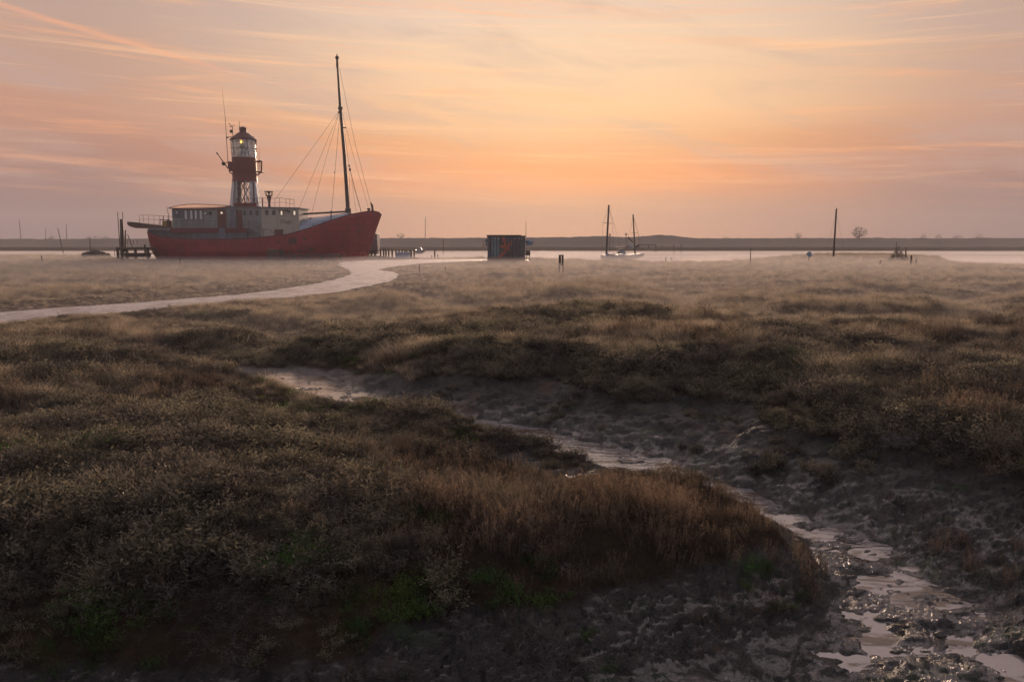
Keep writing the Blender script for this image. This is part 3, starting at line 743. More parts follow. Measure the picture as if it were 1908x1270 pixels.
# deck just below the bulwark top
mb = MB(); dk = []
for i in range(0, NU+1): p, b = hull_pt(i/NU, .90); dk.append((p, max(.01, b-.08)))
for i in range(NU):
    (p, b), (q, c) = dk[i], dk[i+1]
    mb.add([(p.x, SY-b, p.z), (q.x, SY-c, q.z), (q.x, SY+c, q.z), (p.x, SY+b, p.z)], [(0, 1, 2, 3)])
mb.build('deck', 'deck_grey', ship)
mb = MB()
for sgn in (1, -1):
    P = []
    for i in range(0, NU+1): p, b = hull_pt(i/NU, 1.0, .05); P.append(Vector((p.x, SY-sgn*b, p.z+.03)))
    mb.chain(P, .075, 6)
mb.build('bulwark_rail', 'trim_red', ship)
def side(px, py, out=.0):
    """point on the near hull plating that shows at this pixel"""
    best = None
    t = (492-py)/(492-sheer(px)); t = max(0, min(1.0, t))
    xs_ = np.interp(t, [0, .12, .35, .62, .85, 1], [300, 294, 285, 279.5, 276.5, 274.5]); xb = np.interp(t, [0, .12, .4, .7, .93, 1], [678, 683, 692.5, 700.5, 708, 710.5])
    u = (px-xs_)/(xb-xs_); _, b = hull_pt(max(0, min(1, u)), t, .06+out); return at(px, py, SY-b), b
def decal(mb, pp, out=.0, th=.05):
    P = [side(a, b, out)[0] for a, b in pp]; mb.prism([p-Vector((0, th, 0)) for p in P], (0, th, 0)); return mb
# portholes and hull marks
for a, b, r in ((518, 451, .17), (567, 445, .19), (538, 469, .19), (558.5, 467.5, .19), (580, 464, .22)):
    p, q = side(a, b); fr = MB().ring((p.x, p.y-.02, p.z), r, .035, n=14, m=5).build('porthole', 'patch_dark', ship)
    MB().tube((p.x, p.y+.04, p.z), (p.x, p.y-.02, p.z), r, r, 14).build('pane', 'window_glass', fr)
decal(MB(), [(537, 455), (553, 454), (553, 443), (538, 444)]).build('patch_plate', 'patch_dark', ship)
p, q = side(666, 430); MB().ring((p.x, p.y-.02, p.z), .2, .07, n=14).build('hawse_pipe', 'patch_dark', ship)
mb = MB()
for a in (409, 419): decal(mb, [(a-.7, 482), (a+.7, 482), (a+.7, 447), (a-.7, 447)])
mb.build('rubbing_strake', 'patch_dark', ship)
mb = MB()
for (x0, y0, x1, y1) in ((436, 466, 437, 482), (446.5, 466, 447.3, 480), (436, 466, 447, 466.9), (436, 474, 447, 474.6)): decal(mb, [(x0, y1), (x1, y1), (x1, y0), (x0, y0)])
mb.build('side_ladder', 'patch_dark', ship)
r_ = random.Random(3)
mb = MB()
for i in range(26):
    a = 300+i*9.5+r_.uniform(-2, 2); b = 473+r_.uniform(-1, 1.5)
    if a < 500: decal(MB(), [(a, b+1.6), (a+.8, b+1.6), (a+.8, b), (a, b)], th=.03).build('drain_slot', 'patch_dark', ship)
# grey plated band above the red hull aft, with seams
mb = MB(); seam = MB()
def band_b(px, t=1.0):
    u = (px-274.5)/436; return hull_pt(max(0, min(1, u)), t)[1]
top_b = lambda px: float(np.interp(px, [274, 315, 460], [427, 431.5, 431.5]))
P = [(px, sheer(px), top_b(px)) for px in list(range(275, 461, 5))]
for (a, s0, t0), (c, s1, t1) in zip(P[:-1], P[1:]):
    b0 = band_b(a)-.06; b1 = band_b(c)-.06
    f = [at(a, s0+1, SY-b0), at(c, s1+1, SY-b1), at(c, t1, SY-b1), at(a, t0, SY-b0)]
    k = [Vector((v.x, 2*SY-v.y, v.z)) for v in f]
    mb.add(f, [(0, 1, 2, 3)]); mb.add(k, [(3, 2, 1, 0)]); mb.add([f[3], f[2], k[2], k[3]], [(0, 1, 2, 3)])
a = 460; b0 = band_b(a)-.06; f = [at(a, sheer(a)+1, SY-b0), at(a, 431.5, SY-b0)]; mb.add([f[0], f[1], Vector((f[1].x, 2*SY-f[1].y, f[1].z)), Vector((f[0].x, 2*SY-f[0].y, f[0].z))], [(0, 1, 2, 3)])
a = 275; b0 = band_b(a)-.06; f = [at(a, sheer(a)+1, SY-b0), at(a, 427, SY-b0)]; mb.add([f[0], f[1], Vector((f[1].x, 2*SY-f[1].y, f[1].z)), Vector((f[0].x, 2*SY-f[0].y, f[0].z))], [(3, 2, 1, 0)])
bd = mb.build('grey_band', 'band_grey', ship)
for a in (283,296.5,309,317,326,336,346,357,366,377,388,399,408,419,432,441,450):
    b0 = band_b(a)-.03; p0 = at(a, sheer(a)-.5, SY-b0); p1 = at(a, top_b(a), SY-b0); MB().tube(p0, p1, .022, .022, 4).build('plate_seam', 'wire', bd)
mb = MB(); mb.pprism([(317, 434), (460, 433.2), (460, 425), (317, 424.6)], SY-BEAM-.04, SY-BEAM+.12)
mb.build('upper_strake', 'trim_red', ship, bevel=.02)
MB().pbox(408, 424.3, 419, 446.5, SY-BEAM-.09, SY-BEAM-.042).build('side_pilaster', 'blue_grey', ship)
MB().pprism([(276, 429), (460, 434), (460, 431), (330, 425), (276, 424)], SY-3.1, SY+3.1).build('poop_deck', 'deck_grey', ship)
# stern overhang: wooden platform curling up
mb = MB(); mb.pprism([(236, 416), (247, 414.5), (262, 416), (300, 420.5), (324, 423.5), (322, 426.5), (290, 426.5), (268, 424.5), (252, 425), (240, 421)], SY-2.6, SY+2.4)
plat = mb.build('stern_platform', 'wood_brown', ship)
mb = MB()
for i in range(6): q = i/5; mb.tube(at(237+q*5, 413.5+q*2.2, SY-2.7), at(266+q*9, 416.2+q*1.9+.6, SY-2.7), .05, .05, 5)
mb.tube(at(237.5, 413.3, SY-2.7), at(238, 418, SY-2.7), .05); mb.tube(at(237.5, 413.3, SY-2.7), at(262, 415.5, SY-2.7), .05)
mb.build('platform_slats', 'wood_dark', plat)
mb = MB()
for yo in (-2.5, 2.3):
    tp = [(259, 401.5), (262, 400.6), (280, 400.9), (300, 402), (323, 403.5)]
    mb.chain([at(a, b, SY+yo) for a, b in tp], .03, 5)
    mb.chain([at(a, b+8, SY+yo) for a, b in tp], .022, 5)
    for a in (260, 267, 277, 287, 297, 304, 313, 322): mb.tube(at(a, 401+(a-260)*.035, SY+yo), at(a, 415.5+(a-260)*.09, SY+yo), .03, .03, 5)
mb.tube(at(260, 401, SY-2.5), at(260, 401, SY+2.3), .03)
mb.tube(at(260, 409, SY-2.5), at(260, 409, SY+2.3), .022)
mb.build('stern_railing', 'rail_grey', ship)
MB().tube(at(316, 413, SY-1.5), at(310.8, 384, SY-1.5), .06, .03).build('stern_pole', 'wood_dark', ship)
mb = MB(); mb.pbox(302.5, 411.5, 318.5, 423, SY-2.2, SY-.9); wn = mb.build('winch', 'yellow_paint', ship, bevel=.05)
mb = MB(); mb.pbox(311, 411, 319, 423.5, SY-2.25, SY-2.202); mb.tube(at(313.5, 411.6, SY-2.2), at(313.5, 410.5, SY-1.9), .06); mb.ball(at(313.5, 410.5, SY-1.9), .2); mb.tube(at(304, 409.3, SY-1.9), at(313.5, 410.5, SY-1.9), .04); mb.tube(at(298.5, 409, SY-1.9), at(304, 409.3, SY-1.9), .06); mb.tube(at(299, 409, SY-1.9), at(298, 421, SY-1.9), .04); mb.tube(at(305, 412, SY-1.9), at(304.5, 402, SY-1.9), .05)
mb.build('winch_gear', 'patch_dark', wn)
# after deckhouse
mb = MB(); mb.pprism([(321, 427), (433, 427), (433, 384.8), (415, 386.5), (390, 388.6), (365, 389), (340, 388.6), (321.5, 388.2)], SY-2.7, SY+2.7)
dh = mb.build('deckhouse', 'house_grey', ship)
MB().pbox(321, 389.2, 341, 406.5, SY-2.72, SY-2.701).build('side_panel', 'band_grey', dh)
arch = lambda q: 387.2-6.2*math.sin(math.pi*min(1, q*.9+.08))**.8*(1 if q < .6 else 1)
top_c = [(314, 387.5), (322, 385.2), (335, 382.3), (350, 380.7), (365, 380.4), (385, 380.9), (405, 382), (431, 383.6)]
low_c = [(431, 384.6), (410, 387.2), (390, 388.8), (365, 389.2), (340, 388.8), (322, 388.3)]
MB().pprism(top_c+low_c, SY-2.86, SY-2.82).build('awning', 'awning', dh)
mb = MB(); mb.chain([at(a, b, SY-2.85) for a, b in top_c], .05, 5); mb.chain([at(a, b+.3, SY-2.9) for a, b in [(431, 384.6), (410, 387.2), (390, 388.8), (365, 389.2), (340, 388.8), (314, 387.6)]], .07, 5)
mb.build('eaves', 'trim_red', dh)
mb = MB()
ct = list(zip([322, 350, 385, 431], [388, 387.5, 387, 384.5]))
mb.pprism([(316, 388.2), (431, 385.3), (431, 384.9), (365, 387.6), (316, 387.6)], SY-2.8, SY+2.9); mb.build('roof', 'roof_red', dh)
for a, w, m_ in ((330, 2.2, 'window_pale'),):
    f = MB().ring(at(a, 395.8, SY-2.76), .22, .04, n=14, m=5).build('porthole', 'wood_dark', dh)
    MB().tube(at(a, 395.8, SY-2.70), at(a, 395.8, SY-2.77), .2, .2, 14).build('pane', m_, f)
for a in (383.3, 392):
    f = MB().ring(at(a, 397.6, SY-2.74), .25, .05, n=16, m=5).build('porthole', 'wood_dark', dh)
    MB().tube(at(a, 397.6, SY-2.68), at(a, 397.6, SY-2.74), .24, .24, 16).build('pane', 'window_pale' if a < 390 else 'window_glass', f)
def window(parent, x0, y0, x1, y1, Y, pane='window_glass', fm='wood_dark', w=.7):
    mb = MB(); mb.pbox(x0-w, y0-w, x1+w, y0, Y-.05, Y-.001); mb.pbox(x0-w, y1, x1+w, y1+w, Y-.05, Y-.001)
    mb.pbox(x0-w, y0, x0, y1, Y-.05, Y-.001); mb.pbox(x1, y0, x1+w, y1, Y-.05, Y-.001)
    f = mb.build('window', fm, parent); MB().pbox(x0, y0, x1, y1, Y-.02, Y-.003).build('pane', pane, f); return f
for a in (343.5, 353.8, 362, 371.7): window(dh, a, 392, a+5.2, 408.5, SY-2.7, 'window_pale', 'band_grey', 1.2)
def door(parent, x0, y0, x1, y1, Y, light=None):
    d = MB().pbox(x0, y0, x1, y1, Y-.06, Y-.001).build('door', 'door_brown', parent, bevel=.01)
    if light: MB().tube(at(light[0], light[1], Y-.03), at(light[0], light[1], Y-.10), .17, .17, 16).build('round_window', 'window_glow', d)
    MB().ball(at(x1-2, (y0+y1)/2+2, Y-.1), .045).build('handle', 'dark_steel', d); return d
door(dh, 406, 390.2, 421, 425, SY-2.7, (413, 396.6))
# deck-side railing in front of the deckhouse
mb = MB(); yo = SY-3.5
for py in (411.3, 418): mb.tube(at(324, py, yo), at(463, py, yo), .025, .025, 5)
for a in np.arange(328, 464, 10.4): mb.tube(at(a, 411.3, yo), at(a, 425, yo), .03, .03, 5)
mb.build('side_railing', 'rail_grey', ship)
# bridge house amidships
mb = MB(); mb.pprism([(432, 446), (557.5, 437), (556.5, 387.2), (488, 386.2), (432, 385)], SY-2.9, SY+2.9)
br = mb.build('bridge_house', 'house_cream', ship)
MB().pprism([(432, 443), (487.5, 443), (487.5, 386.4), (432, 385.3)], SY-2.93, SY-2.901).build('side_panel', 'house_grey', br)
MB().pprism([(431, 386.6), (558.3, 388.4), (558.3, 386.6), (488, 385.2), (431, 384.4)], SY-3.05, SY+3.05).build('roof', 'deck_grey', br)
door(br, 442, 391.5, 450.5, 427, SY-2.93)
for a in (453.7, 465.2, 476.7): window(br, a, 392.5, a+4.2, 400.5, SY-2.93, 'window_glass', 'band_grey', .6)
for a in (494.5, 507.3): window(br, a, 392.2, a+5.2, 400, SY-2.9, 'window_glass', 'blue_grey', .5)
for a, w in ((522.8, 3.4), (546.8, 3.6)): window(br, a, 393.2, a+w, 400.5, SY-2.9, 'window_glow', 'patch_dark', 1.2)
mb = MB(); mb.pbox(519, 391.3, 530, 392.4, SY-3.3, SY-2.9); mb.build('hood', 'patch_dark', br)
mb = MB(); mb.tube(at(531, 391.5, SY-3.0), at(540, 394, SY-3.1), .11); mb.tube(at(536, 392.5, SY-3.0), at(536, 388, SY-3.0), .06); mb.ball(at(539, 394, SY-3.1), .17); mb.build('floodlight', 'dark_steel', br)
hc = MB().pbox(511.8, 428.3, 526, 438.5, SY-3.1, SY-2.901).build('hatch', 'door_brown', br); MB().pbox(511, 427.6, 527, 428.3, SY-3.2, SY-2.9).build('hatch_lid', 'patch_dark', hc)
# name in script on the bridge side
tcu = bpy.data.curves.new('script', 'FONT'); tcu.body = 'Trinity'; tcu.size = 1.35; tcu.shear = .35; tcu.extrude = .01
to = bpy.data.objects.new('script', tcu); bpy.context.scene.collection.objects.link(to)
dg = bpy.context.evaluated_depsgraph_get(); tm = bpy.data.meshes.new_from_object(to.evaluated_get(dg)); bpy.data.objects.remove(to)
base = at(521, 417, SY-2.93); wmax = max(v.co.x for v in tm.vertices); sx = (at(544, 417, SY-2.93).x-base.x)/wmax
MB().add([(base.x+v.co.x*sx, base.y-v.co.z, base.z+v.co.y*.75) for v in tm.vertices], [tuple(p.vertices) for p in tm.polygons]).build('name_lettering', 'script_red', br)
# steps from the side deck down to the well
mb = MB()
for i in range(9): q = i/8; p = at(463+q*24, 426+q*16, SY-3.3); mb.box(p.x-.12, SY-3.6, p.z-.03, p.x+.22, SY-2.95, p.z+.03)
for yy in (SY-3.62, SY-2.95): mb.tube(at(462, 425.5, yy), at(488, 443, yy), .07, .07, 4)
stp = mb.build('steps', 'blue_grey', ship)
mb = MB()
for x0, y0, x1, y1 in ((463, 411, 491, 431), (473, 410, 494, 430)): mb.tube(at(x0, y0, SY-3.5), at(x1, y1, SY-3.5), .035)
for a, b, c in ((463, 411, 426), (473, 410, 430), (491, 431, 441), (481.5, 421, 436)): mb.tube(at(a, b, SY-3.5), at(a, c, SY-3.5), .035)
mb.chain([at(a, b, SY-3.4) for a, b in ((490, 431), (496, 426.5), (503, 427.5), (510, 435))], .03); mb.build('handrail', 'rail_grey', stp)
# bridge-top rails
mb = MB()
for yo in (-2.8, 2.8):
    tpp = [(478, 369), (491, 369), (515, 369.3), (521, 368.6), (548, 372)]
    mb.chain([at(a, b, SY+yo) for a, b in tpp], .03, 5); mb.chain([at(a, b+8, SY+yo) for a, b in tpp], .025, 5)
    for a in (480, 490, 500, 512, 521, 533, 540, 548): mb.tube(at(a, 369+(a > 521)*(a-521)*.11, SY+yo), at(a, 386, SY+yo), .03, .03, 5)
for b in (372, 380): mb.tube(at(548, b, SY-2.8), at(548, b, SY+2.8), .03)
mb.build('roof_railing', 'rail_grey', br)
mb = MB(); c = at(502, 385, SY-1); s_ = at(503, 385, SY-1).x-c.x
prof = [(2.6*s_, 386), (2.0*s_, 378), (3.2*s_, 372), (4.2*s_, 367.5), (4.6*s_, 365), (3.2*s_, 364)]
mb.lathe((c.x, SY-1), [(r, at(502, p, SY-1).z) for r, p in prof], 12)
z1 = at(502, 357, SY-1).z; z0 = at(502, 364.5, SY-1).z
mb.lathe((c.x, SY-1), [(7.8*s_, z1-.04), (7.8*s_, z1+.06)], 12)
mb.lathe((c.x, SY-1), [(.2*s_, z0), (3.6*s_, z1)], 8)
for k in range(8): a = k*math.pi/4+.4; mb.tube((c.x+7.6*s_*math.cos(a), SY-1+7.6*s_*math.sin(a), z1), (c.x+5.8*s_*math.cos(a), SY-1+5.8*s_*math.sin(a), z0), .035, .035, 4)
mb.ring((c.x, SY-1, z0), 5.8*s_, .05, 'z', 14, 5); mb.build('fog_horn', 'dark_steel', br)
MB().tube(at(489.3, 386, SY-2), at(489.3, 369, SY-2), .09, .09).build('vent_pipe', 'dark_steel', br)
# ---- lantern tower
TX = at(457, 350, SY).x; mpp = at(457, 350, SY).x-at(456, 350, SY).x
zz = lambda py: at(457, py, SY).z
tw = MB()
for k in range(8):   # lattice legs
    a = k*math.pi/4+math.pi/8
    r0, r1 = 28*mpp, 22*mpp
    p0 = (TX+r0*math.cos(a), SY+r0*math.sin(a), zz(386)); p1 = (TX+r1*math.cos(a), SY+r1*math.sin(a), zz(338))
    tw.tube(p0, p1, .10, .09, 5)
tower = tw.build('light_tower', 'pale_white', ship)
mb = MB()
for k in range(8):   # crossed braces between the legs
    a = k*math.pi/4+math.pi/8; b = a+math.pi/4
    if k in (3, 7, 4, 0): continue
    for (u0, u1) in ((a, b), (b, a)):
        mb.tube((TX+27.5*mpp*math.cos(u0), SY+27.5*mpp*math.sin(u0), zz(385)), (TX+22*mpp*math.cos(u1), SY+22*mpp*math.sin(u1), zz(339)), .045, .045, 4)
r = 11*mpp
for yo in (-1.3, 1.3):
    for (xa, xb) in ((446, 469), (469, 446)): mb.tube(at(xa, 385, SY+yo), at(xb if xa == 446 else 449, 339, SY+yo), .07, .07, 4)
mb.ball(at(459, 351, SY-1.35), .2); mb.tube(at(459.5, 385, SY-1.3), at(458.5, 345, SY-1.3), .05)
for p_, q_ in ((446, 445), (472, 474)): mb.tube(at(p_, 339, SY-1.9), at(q_, 386, SY-2.1), .13, .14, 5)
mb.build('cross_braces', 'dark_steel', tower)
for sgn in (-1, 1):     # white plated corners of the tower foot
    mb = MB()
    for (k0) in range(3):
        a0 = math.pi/2*(1-sgn)+(-.95+k0*.62); a1 = a0+.6
        if sgn < 0: pass
        vs = [(TX+rr*math.cos(a), SY+rr*math.sin(a), z_) for rr, z_ in ((28.6*mpp, zz(386)), (22.8*mpp, zz(338))) for a in (a0, a1)]
        vs2 = [(TX+(rr-.06)*math.cos(a), SY+(rr-.06)*math.sin(a), z_) for rr, z_ in ((28.6*mpp, zz(386)), (22.8*mpp, zz(338))) for a in (a0, a1)]
        mb.add(vs+vs2, [(0, 1, 3, 2), (6, 7, 5, 4), (0, 2, 6, 4), (1, 5, 7, 3), (0, 4, 5, 1), (2, 3, 7, 6)])
    mb.build('side_plating', 'pale_white', tower)
MB().lathe((TX, SY), [(28.8*mpp, zz(388)), (28.4*mpp, zz(384))], 24).build('foot_ring', 'pale_white', tower)
MB().pbox(435.5, 378.8, 478, 387, SY-2.95, SY-2.85).build('red_apron', 'drum_red', tower)
MB().pprism([(428.5, 425), (440.5, 425), (439, 385), (430.5, 385)], SY-3.2, SY-2.94).build('tower_buttress', 'blue_grey', tower)
mb = MB()
for py in (370.5, 378.5): mb.tube(at(439, py, SY-2.8), at(478, py, SY-2.8), .03)
for a in (439, 447, 455, 463, 471, 478): mb.tube(at(a, 370.5, SY-2.8), at(a, 379, SY-2.8), .03)
mb.build('apron_rail', 'drum_red', tower)
dr = MB().lathe((TX, SY), [(23.3*mpp, zz(338.9)), (22.9*mpp, zz(338)), (22.2*mpp, zz(330)), (21.6*mpp, zz(319)), (21.8*mpp, zz(318.5)), (21.8*mpp, zz(318)), (21.8*mpp, zz(300)), (21.9*mpp, zz(294.2)), (21.0*mpp, zz(294))], 28).build('drum', 'drum_red', tower, True)
mb = MB()
# gallery box on the left, balcony on the right
mb.pprism([(424, 300.5), (436, 302), (436, 318), (427, 318.5), (424.5, 310)], SY-.9, SY+.9)
mb.chain([at(a, b, SY-.5) for a, b in ((427, 317), (428, 321), (433, 324), (434.6, 331))], .10, 6)
mb.build('gallery_box', 'drum_red', tower)
mb = MB()
mb.chain([at(a, b, SY-.8) for a, b in ((478, 301), (487.4, 300), (487.4, 320), (483, 323), (480, 327))], .13, 6)
mb.chain([at(a, b, SY+.8) for a, b in ((478, 301), (487.4, 300), (487.4, 320), (483, 323), (480, 327))], .13, 6)
for b in (304.5, 309, 313.5): mb.tube(at(480.5, b, SY-.8), at(487, b, SY-.8), .03)
for a in (481, 484): mb.tube(at(a, 301, SY-.8), at(a, 320, SY-.8), .035)
mb.pbox(477, 319, 488, 320.6, SY-.9, SY+.9); mb.pbox(479.5, 299.3, 484, 303, SY-.6, SY-.2); mb.tube(at(483, 300, SY-.8), at(482.6, 274, SY-.8), .03, .015)
mb.build('side_balcony', 'drum_red', tower)
# lantern glazing
vs = []; fs = []; n = 20
for r_, py in ((21.0, 294), (22.6, 261.5)):
    for k in range(n): a = 2*math.pi*k/n; vs.append((TX+r_*mpp*math.cos(a), SY+r_*mpp*math.sin(a), zz(py)))
for k in range(n): fs.append((k, (k+1) % n, (k+1) % n+n, k+n))
gl = MB().add(vs, fs).build('lantern_glazing', 'glass', tower)
mb = MB()
for k in range(10):
    a = 2*math.pi*k/10+.42; b = a+(.16 if k % 2 else -.16)
    mb.tube((TX+21.3*mpp*math.cos(a), SY+21.3*mpp*math.sin(a), zz(294)), (TX+22.9*mpp*math.cos(b), SY+22.9*mpp*math.sin(b), zz(261.5)), .045, .045, 5)
mb.ring((TX, SY, zz(277.5)), 22.1*mpp, .03, 'z', 28, 5)
mb.build('glazing_bars', 'dark_steel', tower)
mb = MB(); mb.lathe((TX, SY), [(3.5*mpp, zz(294)), (6.5*mpp, zz(288)), (6.8*mpp, zz(272)), (4*mpp, zz(268))], 14); mb.build('lens', 'window_glass', tower, True)
MB().ball((TX-1.5*mpp, SY-.55, zz(265)), .25, 12, 8).build('lamp', 'lamp_glow', tower)
lp = bpy.data.lights.new('lantern_lamp', 'POINT'); lp.energy = 25; lp.color = (1, .45, .12); lp.shadow_soft_size = .25
lo = bpy.data.objects.new('lantern_lamp', lp); col0.objects.link(lo); lo.parent = ship; lo.location = Vector((TX-1.5*mpp, SY-.9, zz(268)))-WL[ship]
cap = MB().lathe((TX, SY), [(24.0*mpp, zz(262)), (24.4*mpp, zz(260.5)), (23.5*mpp, zz(259.5)), (18*mpp, zz(255)), (11*mpp, zz(249)), (7*mpp, zz(246.8)), (6.4*mpp, zz(246)), (6.4*mpp, zz(240.5)), (7.2*mpp, zz(240)), (7.0*mpp, zz(238.8)), (3*mpp, zz(236.3)), (.3*mpp, zz(235.8))], 20).build('lantern_roof', 'roof_red', tower, True)
mb = MB(); mb.tube((TX-6*mpp, SY, zz(238)), (TX-6.2*mpp, SY, zz(226)), .05, .03); mb.build('finial', 'dark_steel', tower)
# aerials and gear on the tower's left
mb = MB(); mb.tube(at(424.5, 301, SY-.6), at(419.5, 218, SY-.6), .055, .04, 5); mb.tube(at(419.5, 218, SY-.6), at(413.5, 162, SY-.6), .03, .012, 5); mb.build('whip_aerial', 'dark_steel', tower)
mb = MB()
mb.tube(at(434, 257, SY-.3), at(433, 235, SY-.3), .055); mb.tube(at(421.5, 256, SY-.3), at(440, 254.5, SY-.3), .06); mb.ball(at(423, 256.5, SY-.3), .17, 8, 5)
mb.ball(at(431, 244.8, SY-.4), .28, 10, 6); mb.tube(at(429, 237, SY-.3), at(436, 234, SY-.3), .03); mb.tube(at(427, 230, SY-.3), at(432, 235.5, SY-.3), .04)
mb.ball(at(426.5, 230.5, SY-.3), .07, 6, 4); mb.ball(at(429, 235.5, SY-.3), .09, 6, 4); mb.ball(at(436, 233.7, SY-.3), .07, 6, 4)
mb.build('weather_instruments', 'dark_steel', tower); MB().tube(at(470, 258, SY-.6), at(473.5, 254.5, SY-.6), .05).build('roof_hook', 'dark_steel', tower)
mb = MB(); mb.tube(at(425, 314, SY-.8), at(404.3, 285.5, SY-.8), .11, .06, 6); mb.ball(at(416.5, 305, SY-.8), .32, 10, 6); mb.tube(at(416.5, 305, SY-.8), at(424, 302, SY-.6), .06); mb.tube(at(403.5, 284.5, SY-.8), at(406, 287.5, SY-.8), .12); mb.build('davit', 'dark_steel', tower)
# ---- mast, boom and rigging
mp = [(649, 401, .34), (645.8, 350, .30), (641.3, 285, .27), (634, 201, .22), (630.6, 150, .17), (628, 112, .13)]
mast = MB().chain([at(a, b, SY) for a, b, r in mp], [r for a, b, r in mp], 10).build('mast', 'mast_brown', ship, True)
mb = MB(); c = at(628, 107, SY); mb.lathe((c.x, SY), [(.14, c.z-1.6), (.20, c.z-1.5), (.16, c.z-.4), (.30, c.z-.1), (.30, c.z+.05), (.12, c.z+.2), (.03, c.z+.55)], 10); mb.build('masthead', 'dark_steel', mast)
mb = MB(); c = at(634, 202, SY); mb.lathe((c.x, SY), [(.33, c.z-.25), (.38, c.z+.2), (.2, c.z+.3)], 10); mb.ball(at(631.6, 209, SY-.2), .18); mb.tube(at(630, 200.5, SY), at(637.5, 200.5, SY), .1); mb.build('hounds', 'dark_steel', mast)
mb = MB(); c = at(648.5, 394, SY); mb.lathe((c.x, SY), [(.45, c.z-.2), (.5, c.z+.35), (.34, c.z+.6)], 10); mb.build('mast_collar', 'dark_steel', mast); MB().ball(at(641.8, 238, SY-.5), .20, 8, 5, (1.7, .8, .5)).build('mast_light', 'dark_steel', mast)
MB().tube(at(551, 399.6, SY), at(647, 394.2, SY), .16, .15, 8).build('boom', 'mast_brown', ship)
def wire(pts, r=.022, yo=(0, 0), m_='wire'):
    k = len(pts)-1; return [at(a, b, SY+yo[0]+(yo[1]-yo[0])*i/max(1, k)) for i, (a, b) in enumerate(pts)], r
for pts, r, yo, m_ in (([(632, 207), (514, 370)], .022, (0, -1), 'wire'), ([(632.5, 208), (558, 386)], .022, (0, 1), 'wire'), ([(632.8, 208), (606, 300), (580.5, 398)], .02, (0, 2), 'wire'),
        ([(633.5, 210), (624, 321), (617, 409)], .028, (0, -2.6), 'wire'), ([(632.5, 128), (661, 265), (692, 384)], .024, (0, 0), 'wire'), ([(637, 208), (661, 300), (686.5, 386)], .02, (0, 0), 'wire'),
        ([(642, 250), (651, 312)], .024, (0, -.5), 'wire'), ([(651, 312), (661, 352), (673.5, 396)], .05, (-.5, -1), 'dark_steel'), ([(651, 322), (651.5, 392)], .018, (0, 0), 'wire'), ([(655, 335), (663.5, 394)], .02, (0, .6), 'wire')):
    P_, r = wire(pts, r, yo); MB().chain(P_, r, 5).build('stay', m_, ship)
for a, b, s2 in ((650.5, 309, .13), (652, 316, .17), (623.6, 321.5, .09), (616.8, 394.5, .12)): MB().ball(at(a, b, SY-.6), s2, 8, 5, (1, 1, 1.7)).build('rigging_block', 'dark_steel', ship)
MB().tube(at(616.9, 392, SY-2.5), at(616.3, 411, SY-2.6), .07, .05).build('turnbuckle', 'dark_steel', ship); MB().tube(at(691, 377, SY), at(694.5, 392, SY), .12, .16).build('turnbuckle', 'dark_steel', ship)
mb = MB(); c = at(687.5, 392, SY); mb.lathe((c.x, SY-.2), [(.28, c.z-.4), (.20, c.z+.1), (.3, c.z+.2), (.28, c.z+.35)], 10); c = at(694.5, 391, SY); mb.lathe((c.x, SY-.2), [(.26, c.z-.6), (.2, c.z), (.08, c.z+.9)], 10)
mb.build('bow_bollards', 'dark_steel', ship, True)
# rounded cover over the forward hold
vs = []; fs = []; n1, n2 = 22, 12
for i in range(n1+1):
    q = i/n1; px = 541+q*112
    top_ = np.interp(px, [541, 548, 556, 566, 580, 600, 625, 653], [431, 419, 411.5, 408, 406.2, 404.3, 400.5, 396])
    z1 = at(px, top_, SY).z; x = at(px, top_, SY).x; hb = np.interp(px, [541, 560, 600, 653], [1.9, 2.9, 2.6, 1.6]); zb = at(px, sheer(px)+4, SY).z
    for k in range(n2+1): a = math.pi*k/n2; vs.append((x, SY-hb*math.cos(a), zb+max(.05, z1-zb)*math.sin(a)**.8))
for i in range(n1):
    for k in range(n2): a = i*(n2+1)+k; fs.append((a, a+n2+1, a+n2+2, a+1))
fs.append(tuple(range(n2+1)))
MB().add(vs, fs).build('hold_cover', 'tarp_grey', ship, True)
mb = MB(); mb.tube(at(579.5, 406, SY-1.6), at(574, 425, SY-2.6), .05); mb.tube(at(576, 406.6, SY-1), at(582, 405.8, SY-1), .06); mb.chain([at(a, b, SY-.5) for a, b in ((560, 407), (585, 405), (620, 400.5), (648, 396.5))], .025)
mb.build('cover_lashing', 'blue_grey', ship)
for a in (583, 587, 600, 604): MB().tube(at(a, sheer(a)-4.5, SY-2.9), at(a+.8, sheer(a)+2, SY-3), .06).build('stanchion', 'blue_grey', ship)

# ================================================================ THINGS AROUND THE SHIP
def thing_at(name, px, py, Y, label, cat, group=None):
    p = at(px, py, Y); return empty(name, p, label, cat, group)
# timber footbridge in front of the hull
YB = 124.0
fb = thing_at('footbridge', 580, 488, YB, 'low timber walkway on short legs running along in front of the red hull', 'walkway')
MB().pbox(525, 474.3, 637, 477.0, YB-.9, YB+.9).build('walkway_deck', 'wood_brown', fb)
MB().pbox(612, 473.4, 631, 474.2, YB-.9, YB-.1).build('loose_plank', 'wood_pale', fb)
for a, w in ((534, 2.2), (547, 2.6), (566.5, 2.4), (574, 1.6), (600.5, 3.2), (621, 2.4), (634, 2.4)):
    MB().pbox(a-w, 477, a+w*.6, 488.8, YB-.8, YB-.4).build('leg', 'wood_dark', fb)
gt = thing_at('timber_gate', 512, 488, YB, 'brown boarded timber gate with thick posts at the left end of the walkway', 'gate')
mb = MB()
for i in range(7): a = 498+i*2.72; mb.pbox(a, 464.6+.3*(i % 2), a+2.55, 488, YB-.1-.02*(i % 3), YB+.1)
